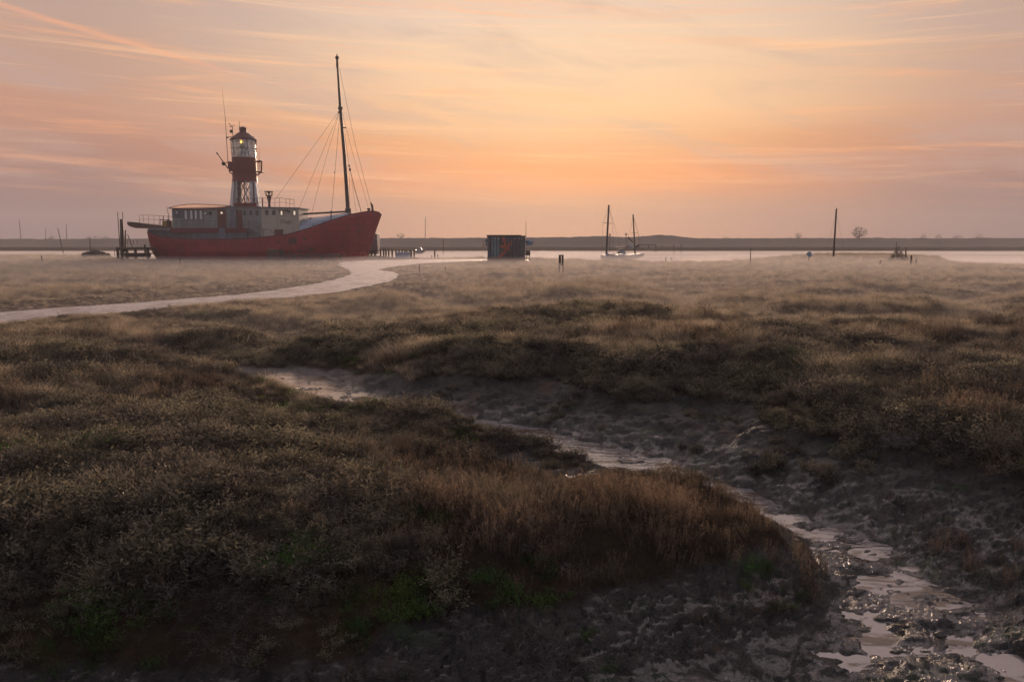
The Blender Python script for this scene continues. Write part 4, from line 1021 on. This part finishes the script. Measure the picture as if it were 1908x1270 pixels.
mb.build('boards', 'wood_brown', gt); MB().pbox(497.5, 464.0, 517, 465.2, YB-.2, YB-.12).build('top_rail', 'wood_pale', gt)
for a in (520, 525): MB().pbox(a, 464.5, a+3, 488.5, YB-.2, YB+.2).build('post', 'wood_dark', gt)
for a, lab in ((640, 'red lifebuoy ring leaning on the hull by the end of the walkway'), (676.5, 'red lifebuoy ring propped against the hull right under the bow')):
    p = at(a, 475.5, 126.5); o = MB().ring((p.x, 126.5, p.z), .43, .10, n=22, m=8).build('lifebuoy', 'ring_red', None, True, (p.x, 126.5, p.z-.5)); tag(o, lab, 'lifebuoy', 'lifebuoys by the bow')
# tall grey crate shed on dark piles behind the bow
sh_ = thing_at('steel_tank', 692, 477, 140, 'tall slanted grey steel box on dark piles just behind the ship\'s bow', 'tank')
MB().pprism([(682, 466), (704, 466), (702, 435.5), (690, 435.5)], 138.6, 141.4).build('casing', 'sheet_grey', sh_, bevel=.04)
mb = MB(); mb.pbox(684, 466.2, 702, 473, 138.9, 141)
for a in (684, 690, 697): mb.pbox(a, 472.8, a+3.4, 485, 138.8, 139.3)
mb.build('piles', 'wood_dark', sh_)
# jetty with posts behind the bow
YJ = 138.0
jt = thing_at('jetty', 730, 482, YJ, 'old timber jetty with a row of uneven upright posts to the right of the bow', 'jetty')
MB().pprism([(660, 476), (700, 476.5), (740, 480.3), (779, 480.3), (779, 484.5), (660, 484)], YJ-1.0, YJ+1.0).build('staging', 'wood_dark', jt)
for a, t_, b_ in ((708.8, 462, 482), (714.7, 463, 482), (719, 464, 482), (724, 464.3, 482), (730.5, 464.3, 482), (737.8, 464.8, 482), (743.5, 464.8, 482), (749.3, 464.5, 482), (754.5, 465.5, 480), (758, 465.5, 480), (763.2, 466, 484), (766.3, 466, 482), (771.5, 465.4, 484)):
    MB().pbox(a-1.1, t_, a+1.1, b_, YJ-1.35, YJ-1.02).build('post', 'wood_dark', jt)
tk = thing_at('water_tank', 751, 482, YJ-2.5, 'pale blue rectangular tank standing in front of the jetty posts', 'tank')
MB().pbox(738.5, 470.3, 762.5, 481, YJ-3.2, YJ-2.0).build('body', 'tank_blue', tk, bevel=.05)
mb = MB(); mb.pbox(738, 469.6, 763, 470.4, YJ-3.25, YJ-1.95); mb.pbox(738.5, 480.8, 762.5, 482.2, YJ-3.1, YJ-2.1); mb.build('rim', 'pale_white', tk)
def post(name, px, pt, pb, Y, w, mt, label, cat, lean=0, group=None):
    w = w*Y/F/2; b = at(px, pb, Y); t_ = at(px+lean, pt, Y); ht = (t_-b).length
    mb = MB(); n_ = 7; k = random.Random(int(px*7+pt))
    P_ = [b+Vector((0, 0, -.3))]+[b+(t_-b)*q+Vector((k.uniform(-.1, .1)*w, 0, 0)) for q in (0, .35, .7, 1)]
    mb.chain(P_[1:], [w*1.08, w, w*.95, w*.8], n_); mb.tube(P_[0], P_[1], w*1.1, w*1.08, n_)
    o = mb.build(name, mt, None, base=(b.x, b.y, b.z)); return tag(o, label, cat, group)
G = 'weathered posts standing about the marsh and creek'
for a in ((810, 466, 481, 145, 3.0, 'wood_dark', 'stout dark post in shining water between the blue tank and the shed', 'post', 0),
          (804, 475.5, 482, 143, 1.5, 'wood_dark', 'short thin stump left of the stout post in the water', 'post', 0),
          (816, 473.5, 482, 143.5, 1.6, 'wood_dark', 'short thin stump right of the stout post in the water', 'post', -.5),
          (826, 446, 472, 210, 1.4, 'wood_brown', 'tall thin pole rising from the hazy far water left of the shed', 'post', 0),
          (901, 449, 461, 260, 1.6, 'wood_brown', 'faint pole far off just left of the shed', 'post', 0),
          (335.5, 480, 494, 95, 2.0, 'wood_dark', 'dark post in the grass in front of the red stern half of the hull', 'post', 0),
          (313.5, 490.5, 494, 96, 1.0, 'wood_dark', 'tiny stake in the grass left of the dark post before the hull', 'post', 0),
          (427, 480, 487, 118, 1.2, 'wood_dark', 'leaning stick in the grass below the middle of the hull', 'post', 1.5),
          (78.5, 476.5, 483.5, 110, 2.2, 'wood_dark', 'leaning dark stump on the left marsh in front of the water', 'post', -1.8),
          (62, 498, 504, 84, 2.0, 'wood_dark', 'short leaning stump low on the left marsh', 'post', -1),
          (830, 497, 510.5, 76, 2.2, 'wood_dark', 'short dark post in the grass right of the tagged post by the path bend', 'post', 0),
          (168.5, 443, 465, 160, 1.6, 'wood_dark', 'thin upright pole on the rough mound at the left shore', 'post', -1),
          (1240.5, 479, 490, 120, 1.8, 'wood_dark', 'dark stake at the water edge right of the moored boats, the stouter of a pair', 'post', 0),
          (1250.5, 478.5, 489.5, 120, 1.2, 'wood_brown', 'thin stake at the water edge, right of the stouter one', 'post', 0),
          (1255.5, 455, 472, 230, 1.8, 'wood_brown', 'hazy post across the water behind the pair of shore stakes', 'post', 0),
          (1269, 455, 471, 235, 2.0, 'wood_brown', 'hazy post on the far mud, right of its twin', 'post', 0),
          (1233, 457, 464, 260, 1.2, 'wood_brown', 'small hazy post on the far mud left of the two taller ones', 'post', 0),
          (1398, 463, 497, 105, 1.7, 'wood_dark', 'tall thin stake standing alone on the marsh right of the pair at the shore', 'post', .6),
          (1671, 450, 476, 125, 1.3, 'wood_brown', 'thin pale pole behind the dark bush on the right', 'post', -1),
          (1687.5, 460.5, 476, 118, 2.6, 'wood_dark', 'dark post half hidden by the right side of the dark bush', 'post', .5),
          (1697, 475.5, 495, 97, 4.0, 'wood_dark', 'thick dark post on the grass right of the dark bush', 'post', 1.2),
          (1706, 482.5, 494, 97, 2.6, 'wood_dark', 'shorter leaning post beside the thick dark one', 'post', 1.5),
          (1639, 485, 494, 98, 3.4, 'wood_dark', 'short leaning stump in the grass left of the dark bush', 'post', 2),
          (1461.5, 498, 505.5, 84, 1.6, 'label_white', 'white leaning stick, leftmost of the three pale sticks in the grass', 'stick', -4),
          (1473, 498, 503, 84, 1.3, 'label_white', 'pale short stick between two other pale sticks', 'stick', -2),
          (1485, 497.5, 504, 84, 2.0, 'label_white', 'white upright stick, rightmost of the three pale sticks', 'stick', 0),
          (1651, 514, 499, 82, 1.6, 'wood_pale', 'pale slanting stick lying up out of the grass on the right', 'stick', 14),
          (1820, 531, 551, 52, 2.4, 'wood_pale', 'stubby pale post among green tufts near the right edge', 'post', -.5),
          (107.6, 424.5, 468.5, 165, 1.4, 'wood_dark', 'long thin leaning withy sticking up from the left water', 'pole', -.0)):
    px, pt, pb, Y, w, mt, lab, cat, lean = a
    if px == 1651: pt, pb, lean = 499, 514, 14
    if px == 107.6: px, lean = 117.5, -10
    if px == 1461.5: px, lean = 1463.5, -4
    post({'post': 'wooden_post', 'stick': 'stick', 'pole': 'withy_pole'}[cat], px, pt, pb, Y, w, mt, lab, cat, lean, G if cat == 'post' else None)
tp_ = thing_at('tagged_post', 783, 513, 72, 'grey post with a rounded white tag near its foot beside the bend of the path', 'post')
MB().tube(at(782, 514, 72), at(781.2, 493, 72), .07, .05, 7).build('shaft', 'wood_brown', tp_); MB().ball(at(785, 509.5, 71.9), .10, 8, 6, (1, .4, 1.4)).build('tag', 'label_white', tp_)
# notice board on two legs
nb = thing_at('notice_board', 1045.5, 511, 75, 'narrow two-legged notice post with dark boards and a small white plate on the marsh', 'sign')
for a in (1042.3, 1049): MB().pbox(a-1.1, 488, a+1.1, 512, 74.95, 75.05).build('leg', 'wood_brown', nb)
mb = MB(); mb.pbox(1041, 475.3, 1045.4, 494, 74.9, 74.948); mb.pbox(1046.4, 475.3, 1050.2, 495, 74.9, 74.948); mb.pbox(1041, 474.6, 1050.4, 476.6, 74.86, 74.898); mb.build('boards', 'wood_dark', nb)
MB().pbox(1040, 490.2, 1044.8, 495, 74.80, 74.85).build('plate', 'label_white', nb)
# ---- steel shed with the splash of orange paint
YC = 120.0
sd_ = thing_at('storage_shed', 943, 484, YC, 'dark corrugated steel shed with a splash of orange graffiti standing by the water', 'shed')
mb = MB(); X0 = at(908.5, 484, YC).x; X1 = at(978.5, 484, YC).x; zt = at(940, 439.5, YC).z; zb = at(940, 490, YC).z
nr = 20; outl = []
for i in range(nr):
    a = X0+(X1-X0)*i/nr; w = (X1-X0)/nr; outl += [(a, 0), (a+w*.25, .10), (a+w*.5, .10), (a+w*.75, 0)]
outl.append((X1, 0))
vs = [(x, YC+d, zb) for x, d in outl]+[(x, YC+d, zt) for x, d in outl]; n = len(outl)
mb.add(vs, [(i, i+1, i+1+n, i+n) for i in range(n-1)]); mb.box(X0, YC+.12, zb, X1, YC+2.6, zt)
mb.build('walls', 'shed_steel', sd_)
MB().pprism([(907, 441.2), (979.5, 441.2), (979.5, 438.9), (971, 438.9), (971, 437.6), (907, 437.6)], YC-.12, YC+2.9).build('roof', 'shed_roof', sd_)
MB().pbox(916, 441.5, 930, 479, YC-.028, YC-.002).build('side_panel', 'board_teal', sd_)
mb = MB()
for i in range(11): a = 913+i*6.1; mb.pbox(a, 443+(i % 2)*.6, a+1.0, 482, YC-.03, YC-.003)
mb.build('seams', 'shed_roof', sd_)
MB().pbox(908, 479.5, 979, 485.5, YC-.05, YC-.004).build('skirting', 'roof_red', sd_)
mb = MB()
gp = [[(934, 440.5), (939, 440.3), (943, 452), (944, 459), (940, 459)], [(931.5, 456), (937, 456.5), (944, 459.5), (944, 465), (938, 463), (932, 460.5)], [(944, 458), (953.5, 448.5), (955, 452), (950, 458), (947, 464)], [(943, 463), (947, 463), (941, 473), (932, 480), (926.5, 479.6), (931, 474), (938, 469)], [(946, 463), (953, 466.5), (951, 467.5), (946, 466)]]
for q in gp: mb.pprism(q, YC-.055, YC-.034)
mb.build('graffiti', 'graffiti', sd_)
mb = MB()
for a in (922, 928.5, 959, 967, 972): mb.pbox(a, 443, a+1.1, 446, YC-.06, YC-.031)
mb.build('vent_slots', 'pale_white', sd_)
def kayak(px0, py0, px1, py1, wide, Y0, lab, mt='kayak_blue'):
    a = at(px0, py0, Y0); b = at(px1, py1, Y0); mb = MB(); n_ = 10; P_ = []; rr = []
    for i in range(n_+1): q = i/n_; P_.append(a+(b-a)*q); rr.append(max(.03, wide*math.sin(math.pi*(.06+.88*q))**.6))
    mb.chain(P_, rr, 10); o = mb.build('kayak', mt, None, True, (a.x, a.y, min(a.z, b.z)-wide)); tag(o, lab, 'kayak', 'kayaks racked on the ends of the shed')
kayak(978.9, 450.5, 993.5, 451.5, .38, YC+1.4, 'blunt grey-blue kayak end poking out right of the shed, high up')
kayak(979.0, 455.6, 990.5, 456.0, .16, YC+.9, 'slim grey-blue kayak end just under the blunt one right of the shed')
kayak(903.8, 448.5, 908.2, 448.5, .30, YC+1.2, 'grey-blue kayak end at the upper left corner of the shed')
kayak(904.5, 455, 908.2, 455, .26, YC+1.2, 'grey-blue kayak end below the upper one at the shed\'s left corner')
cr_ = thing_at('wooden_crate', 984, 477, YC+1, 'small dark wooden crate fixed low at the shed\'s right side', 'crate'); 
MB().pbox(979, 467, 988.2, 476, YC+.3, YC+1.6).build('body', 'wood_dark', cr_, bevel=.02); mb = MB(); mb.pbox(978.8, 466.4, 989, 467.1, YC+.2, YC+1.7); mb.pbox(981, 476, 982, 486, YC+.5, YC+.7); mb.pbox(986, 476, 987, 486, YC+.5, YC+.7); mb.build('slats', 'wood_brown', cr_)
o = MB().pprism([(909.5, 477), (912.5, 476), (916, 468.5), (913.5, 470)], YC-.35, YC-.25).build('surfboard', 'board_blue', None, base=at(912, 477, YC-.3)); tag(o, 'small bright blue board leaning on the shed\'s lower left corner', 'board')
# ---- boats
def yacht(name, label, Y, x0, x1, pdeck, pkeel, mast, r, spreader=None, hullmat='boat_white', cabin=None, stays=(), beam=1.3, canopy=None):
    o = thing_at(name, (x0+x1)/2, pkeel, Y, label, 'sailing boat' if mast else 'motor boat')
    vs = []; fs = []; n_ = 20; m_ = 7; z0 = at(x0, pkeel, Y).z
    for i in range(n_+1):
        q = i/n_; px = x0+(x1-x0)*q; b = beam*(1-max(0, (q-.45)/.55)**2.2)*(.75+.25*min(1, q/.3)); dz = at(px, pdeck-1.6*max(0, q-.3)**1.5*3-1.2*(q < .1), Y).z
        for k in range(m_+1):
            a = math.pi*k/m_; vs.append((at(px, pdeck, Y).x, Y-b*math.cos(a)-.001, z0+(dz-z0)*(1-math.sin(a)**.7*(.96-.5*q**4))))
    for i in range(n_):
        for k in range(m_): a = i*(m_+1)+k; fs.append((a, a+m_+1, a+m_+2, a+1))
        a = i*(m_+1); fs.append((a, a+m_, a+2*m_+1, a+m_+1))
    fs.append(tuple(range(m_, -1, -1))); MB().add(vs, fs).build('hull', hullmat, o)
    if cabin:
        cb = MB().pprism(cabin, Y-beam*.6, Y+beam*.6).build('cabin', 'boat_white', o, bevel=.05)
        cx0, cx1 = min(p[0] for p in cabin), max(p[0] for p in cabin); cy0 = min(p[1] for p in cabin)
        for k in range(3): a = cx0+(cx1-cx0)*(.16+.26*k); MB().pbox(a, cy0+1.2, a+(cx1-cx0)*.15, cy0+2.6, Y-beam*.6-.03, Y-beam*.6-.003).build('cabin_window', 'window_glass', cb)
    if mast:
        mm = MB().tube(at(mast[0], mast[1], Y), at(mast[2], mast[3], Y), r, r*.8, 8).build('mast', 'wood_dark', o)
        if spreader: MB().tube(at(spreader[0], spreader[1], Y-.2), at(spreader[2], spreader[3], Y-.2), .04, .04, 5).build('spreader', 'wood_dark', mm)
    for s_ in stays: MB().tube(at(s_[0], s_[1], Y), at(s_[2], s_[3], Y), .018, .018, 4).build('stay', 'wire', o)
    return o
y1 = yacht('sailing_yacht', 'pale yacht with a tall leaning dark mast and a cross spreader lying in the mist', 150, 1120, 1162, 475.5, 486, (1129.3, 484, 1134.4, 382), .20, (1123.3, 414.5, 1141.6, 416.5), cabin=[(1131, 476), (1148, 476), (1146, 472.6), (1133, 472.6)],
      stays=((1134, 385, 1123.5, 415, ), (1123.5, 415, 1121, 474), (1134.3, 385, 1141.5, 416.3), (1141.5, 416.3, 1143, 474), (1134.3, 384, 1160, 474)))
MB().tube(at(1130, 477, 149.6), at(1166, 477.6, 149.6), .10, .08).build('boom', 'wood_dark', y1)
MB().pbox(1128.5, 471.5, 1133.5, 475.5, 149.2, 149.6).build('sail_bag', 'boat_blue', y1)
y2 = yacht('ketch', 'old white ketch with a wheelhouse and raked mast right of the tall masted yacht', 172, 1156, 1200, 474, 483, (1183.3, 473, 1179.6, 399.5), .17, (1176, 434.6, 1187.5, 433.6), cabin=[(1152, 474), (1166, 474), (1165, 463.2), (1154, 463.2)],
      stays=((1180, 402, 1168, 452), (1180, 402, 1197, 468), (1180, 402, 1190, 434), (1190, 434, 1192, 470)), beam=1.9)
mb = MB(); mb.pprism([(1148, 461.5), (1172, 459.6), (1172, 458.8), (1148, 460.6)], 170.6, 173.4); mb.build('wheelhouse_roof', 'wood_brown', y2)
mb = MB(); mb.tube(at(1166.5, 462, 172), at(1166.5, 436, 172), .06); mb.tube(at(1163.8, 436.5, 172), at(1169, 436.5, 172), .09); mb.tube(at(1166.5, 438.5, 172), at(1166.5, 434, 172), .12); mb.build('mizzen_pole', 'rail_grey', y2)
MB().tube(at(1170, 442, 171.5), at(1179.5, 451.5, 171.5), .22, .10).build('gaff', 'wood_brown', y2)
MB().chain([at(a, b, 171.5) for a, b in ((1168, 457), (1176, 459.5), (1181, 461.5))], .25).build('furled_sail', 'boat_white', y2)
mb = MB(); mb.tube(at(1185, 460.5, 171), at(1190, 456, 171), .25, .2); mb.build('outboard', 'wood_dark', y2)
dg_ = thing_at('dinghy', 1162, 481, 168, 'small pale box-shaped dinghy close under the ketch', 'dinghy'); MB().pprism([(1157.5, 479), (1164.5, 479), (1165.5, 471), (1158.5, 471)], 167.4, 168.6).build('hull', 'tank_blue', dg_, bevel=.05)
MB().pbox(1158, 470.2, 1166, 471, 167.3, 168.7).build('gunwale', 'pale_white', dg_)
dp = thing_at('drying_rack', 1206, 470, 190, 'thin dark goalpost shaped frame behind the ketch\'s right end', 'frame'); mb = MB(); mb.tube(at(1189, 455.8, 190), at(1222.5, 456.3, 190), .09); 
for a in (1190, 1209, 1222): mb.tube(at(a, 456, 190), at(a, 470 if a > 1215 else 462, 190), .08)
mb.build('frame', 'wood_dark', dp)
lm = thing_at('mooring_mast', 1136.5, 462, 185, 'short dark pole topped with a round ball just right of the tall mast', 'pole'); MB().tube(at(1136.5, 470, 185), at(1136.5, 438, 185), .06).build('shaft', 'wood_dark', lm); MB().ball(at(1136.5, 437.5, 185), .22, 8, 6).build('ball', 'rubber', lm)
yb = yacht('motor_boat', 'small white motor boat afloat behind the jetty posts', 190, 774, 792.5, 466, 473.5, None, 0, cabin=[(776, 466.5), (787, 466.5), (783, 461), (777, 461)], beam=1.1)
MB().pbox(777, 459.8, 783.5, 460.8, 189.4, 190.6).build('cabin_roof', 'boat_white', yb)
# masts seen above the sea wall: boats lying beyond it
def far_mast(px, pt, pb, lean, r, lab, stay=None, Y=482):
    pb = 451; r *= 1.5
    o = thing_at('distant_yacht', px, pb, Y, lab, 'sailing boat', 'distant yachts over the water')
    MB().tube(at(px, pb, Y), at(px+lean, pt, Y), r, r*.6, 6).build('mast', 'wood_brown', o)
    x0, x1 = px-8, px+9; z0 = at(px, pb, Y).z
    vs = []; fs = []
    for i in range(11):
        q = i/10; x = at(x0+(x1-x0)*q, pb, Y).x; b = 1.2*(1-abs(2*q-.9)**2.5*.8)*(q < 1)+.05; 
        vs += [(x, Y-b, z0+.2+.25*q), (x, Y, z0-.6), (x, Y+b, z0+.2+.25*q)]
        if i: a = 3*i; fs += [(a-3, a, a+1, a-2), (a-2, a+1, a+2, a-1), (a-3, a-1, a+2, a)]
    fs += [(0, 1, 2)]; MB().add(vs, fs).build('hull', 'sheet_grey', o)
    for s_ in stay or (): MB().tube(at(px+lean, pt+3, Y), at(*s_, Y), .03, .03, 4).build('stay', 'wire', o)
far_mast(792.5, 403.5, 458, -.3, .17, 'distant yacht with a thin stayed mast, right of the red bow', ((803, 446),))
far_mast(980, 411.5, 458, 0, .15, 'distant yacht whose thin mast rises behind the right end of the shed', None)
far_mast(39.5, 409.5, 455, -4, .16, 'distant yacht with a leaning mast furthest to the left', ((44, 441),))
far_mast(85, 424.5, 455, 0, .14, 'distant yacht with a short upright mast left of the leaning withy')
far_mast(124.5, 417, 455, -1, .17, 'distant yacht with an upright mast right of the leaning withy')
o = thing_at('beached_mast', 1553.5, 476, 128, 'tall bare dark mast with faint stays standing alone on the right marsh', 'mast')
MB().tube(at(1553, 478, 128), at(1558.5, 389.5, 128), .17, .13, 8).build('mast', 'mast_brown', o)
MB().tube(at(1558.6, 392, 128), at(1558.8, 387.5, 128), .09, .05).build('masthead', 'dark_steel', o)
for s_ in ((1541, 466), (1573, 466)): MB().tube(at(1558, 396, 128), at(*s_, 128), .012, .012, 4).build('stay', 'wire', o)
sg = thing_at('blue_sign', 1508, 482, 110, 'square blue-grey sign board tipped over to the right on the marsh edge', 'sign')
MB().pprism([(1502, 472.5), (1508, 480), (1514, 475), (1509, 467)], 109.9, 110.0).build('board', 'sign_blue', sg); MB().tube(at(1506.5, 486, 110.05), at(1508, 474, 110.05), .05).build('stake', 'wood_dark', sg)
# ---- left landing stage
YL = 128.0
ls = thing_at('landing_stage', 247, 476, YL, 'dark timber landing stage with two plank levels left of the stern', 'jetty')
MB().pbox(216, 460.8, 279, 464.6, YL-1.2, YL+1.2).build('upper_deck', 'wood_dark', ls); MB().pbox(218, 471.2, 279, 473.2, YL-1.5, YL+1.5).build('lower_deck', 'wood_dark', ls)
mb = MB()
for a in (219, 236, 252, 275): mb.pbox(a-1.5, 464.6, a+1.5, 482, YL+.3, YL+.6)
mb.pbox(232, 473.2, 276, 479, YL-.5, YL+.5); mb.build('piles', 'wood_dark', ls)
MB().pbox(269.3, 455.5, 270.9, 479, YL-1.4, YL-1.25).build('mooring_post', 'wood_dark', ls)
mb = MB(); mb.tube(at(213.6, 477, YL-1), at(213.6, 467.5, YL-1), .04); mb.tube(at(213.6, 467.5, YL-1), at(219, 467, YL-1), .04); mb.build('hoop', 'wood_dark', ls)
post('mooring_pile', 228.3, 408.5, 479, 129.5, 7.2, 'mast_brown', 'thick black mooring pile towering over the landing stage', 'pile', -1.8)
post('mooring_pile', 233.2, 428.5, 466, 129.8, 2.6, 'wood_dark', 'thinner dark pile right behind the thick black one', 'pile', .6)
post('withy_pole', 223.6, 395, 464, 127.5, 1.6, 'wood_brown', 'long thin pole just left of the thick black pile', 'pole', -4.5)
post('withy_pole', 231.5, 395, 452, 130.5, 1.6, 'wood_brown', 'long thin pole just right of the thick black pile', 'pole', -3.2)
post('withy_pole', 246.5, 437, 460, 129, 1.7, 'wood_dark', 'slanting pole leaning left over the landing stage', 'pole', -8.5)
for i, (a, t_) in enumerate(((238, 446), (248.5, 446.5), (255.5, 446.3))): post('wooden_post', a, t_, 454, 240, 1.6, 'wood_brown', ['faint far post nearest the slanting pole by the landing stage', 'faint far post in the middle of the three left of the stern', 'faint far post closest to the ship\'s stern'][i], 'post', 0, G)
# rough rubble mound on the left shore
r_ = random.Random(12)
mb = MB()
for i in range(60):
    q = r_.random(); px = 158+q*46; hgt = 467+abs(q-.35)*12+r_.uniform(-1.5, 3); p = at(px, hgt, 150+r_.uniform(-2, 2)); s2 = r_.uniform(.25, .65)
    mb.ball((p.x, p.y, p.z-.3), s2, 6, 4, (1.3, 1, .8))
o = mb.build('rubble_mound', 'wood_dark', None, base=at(178, 474, 150)); tag(o, 'dark rough heap of mud and rubble at the left water edge', 'mound')
# stone lying in the creek
r_ = random.Random(4); x, y = ground(1752, 1188, -.93); mb = MB(); mb.ball((0, 0, 0), 1, 12, 8)
vv_ = [Vector(v) for v in mb.v]; mb.v = [tuple(Vector((v.x*.05, v.y*.045, v.z*.03))*(1+.25*math.sin(v.x*5+v.y*3)+.12*math.sin(v.z*7+v.y*9))+Vector((x, y, -.90))) for v in vv_]
o = mb.build('stone', 'stone', None, base=(x, y, -.93)); tag(o, 'dark lone stone lying on the wet mud of the creek, bottom right', 'stone')
# ---- bare trees and bushes
w_big = lambda hw: hw > 12
def twigs_tree(name, label, cat, px, ptop, pbase, Y, half_w, seed, bush=False, leafy=False, mt='far_twigs'):
    k = random.Random(seed); o = thing_at(name, px, pbase, Y, label, cat)
    if leafy: q0 = at(px, pbase, Y); zg = float(height(np.array([q0.x]), np.array([q0.y]))[0][0]); o.location.z = zg; WL[o].z = zg
    H_ = at(px, ptop, Y).z-at(px, pbase, Y).z;  Wm = half_w*Y/F; b0 = at(px, pbase, Y)
    if leafy: H_ += b0.z-zg; b0.z = zg
    tr_ = MB(); crn = MB()
    if not bush: tr_.tube(b0-Vector((0, 0, .3)), b0+Vector((0, 0, H_*.25)), H_*.035, H_*.028, 7); tr_.tube(b0+Vector((0, 0, H_*.25)), b0+Vector((0, 0, H_*.4)), H_*.028, H_*.02, 7)
    fat = (2.6 if bush else 3.3) if Y > 300 else 1.8
    nodes = []; cz_, rz_ = (.0, 1.0) if bush else (.56, .44)
    if bush:
        for _ in range(9): nodes.append((b0+Vector((k.uniform(-.6, .6)*Wm, k.uniform(-.5, .5)*Wm, 0)), 0))
    else:
        for q_ in (.12, .25, .4): nodes.append((b0+Vector((0, 0, H_*q_)), 0))
    tg = []
    while len(tg) < (260 if (leafy or w_big(half_w)) else 120):
        v = Vector((k.uniform(-1, 1), k.uniform(-1, 1), k.uniform(-1, 1)))
        l_ = v.length
        if l_ > 1 or (bush and v.z < 0): continue
        v = v*(.35+.65*l_)/max(l_, .05) if l_ > .2 else v
        v *= 1+.10*math.sin(5*math.atan2(v.x, v.z)+seed)
        tg.append(b0+Vector((v.x*Wm, v.y*Wm, (cz_+v.z*rz_)*H_)))
    tg.sort(key=lambda p: (p-b0).length)
    for p in tg:
        best = min(nodes, key=lambda n_: (n_[0]-p).length+.25*max(0, n_[0].z-p.z)*2)
        a_ = best[0]; m_ = (a_+p)/2+Vector([k.gauss(0, .04)*H_ for _ in range(3)]); lv = best[1]+1
        r_0 = H_*.016*fat/(1+.45*lv); crn.tube(a_, m_, r_0, r_0*.8, 4); crn.tube(m_, p, r_0*.8, r_0*.5, 4)
        nodes.append((m_, lv)); nodes.append((p, lv))
        for _ in range(2):
            e_ = p+Vector([k.gauss(0, .07)*H_ for _ in range(3)])+Vector((0, 0, .03*H_)); crn.tube(p, e_, r_0*.45, r_0*.2, 3)
    if leafy:
        lf = MB()
        for v in crn.v[::3]:
            if k.random() < .75:
                c = Vector(v)+Vector([k.gauss(0, .05) for _ in range(3)]); a = Vector([k.uniform(-1, 1) for _ in range(3)]).normalized()*.06; b_ = Vector([k.uniform(-1, 1) for _ in range(3)]).normalized()*.035
                lf.add([c-a, c+b_, c+a, c-b_], [(0, 1, 2, 3)])
        lf.build('leaves', 'foliage_dark', o)
    crn.build('branches', mt, o)
    if not bush: tr_.build('trunk', mt, o)
YT = 452
for a in ((1601, 422.5, 445, 15, 3, 'largest bare round tree on the sea wall at the right'), (1487.5, 433, 445, 6.5, 5, 'small round bare tree left of the lone tall mast'), (746.5, 433.5, 445, 7.5, 7, 'round bare tree on the horizon just right of the ship\'s bow')):
    px, t_, b_, w, sd__, lab = a; twigs_tree('bare_tree', lab, 'tree', px, t_, b_, YT, w, sd__)
for a in ((1352.5, 439.8, 445, 9, 'low rounded bush on the sea wall between mound and small tree'), (1721, 434.5, 445, 6, 'spiky bush, first on the wall right of the largest tree'), (1748, 435.5, 445, 6, 'spiky bush, second on the wall right of the largest tree'), (1785, 436.5, 445, 11, 'wide straggly bush, third on the wall right of the largest tree'), (1825, 434.8, 444, 8, 'flat topped bush on the wall nearest the right edge'),
          (96, 437.5, 444, 5, 'small dark bush on the wall left of the leaning withy'), (181, 438.5, 444.5, 11, 'low bush on the wall left of the landing stage'), (197, 438.7, 444.5, 7, 'low bush nearest the landing stage on the far wall'), (166, 439.5, 444.5, 5, 'smallest low bush on the far wall left of the landing stage'), (803, 441, 445.5, 5, 'tiny bush on the wall beside the distant mast\'s stay'), (812, 442, 446, 6, 'tiny flat bush on the wall right of the distant mast')):
    px, t_, b_, w, lab = a; twigs_tree('wall_bush', lab, 'bush', px, t_, b_+1, YT, w, int(px), bush=True)
twigs_tree('dark_bush', 'dense dark green bush on the marsh bank at the right', 'bush', 1673, 462, 484, 117, 16, 21, bush=True, leafy=True, mt='foliage_dark')
for o in list(bpy.data.objects):
    if o.get('category') in ('tree',): o['group'] = 'bare trees on the sea wall'
    if o.name.startswith('wall_bush'): o['group'] = 'low bushes along the sea wall'
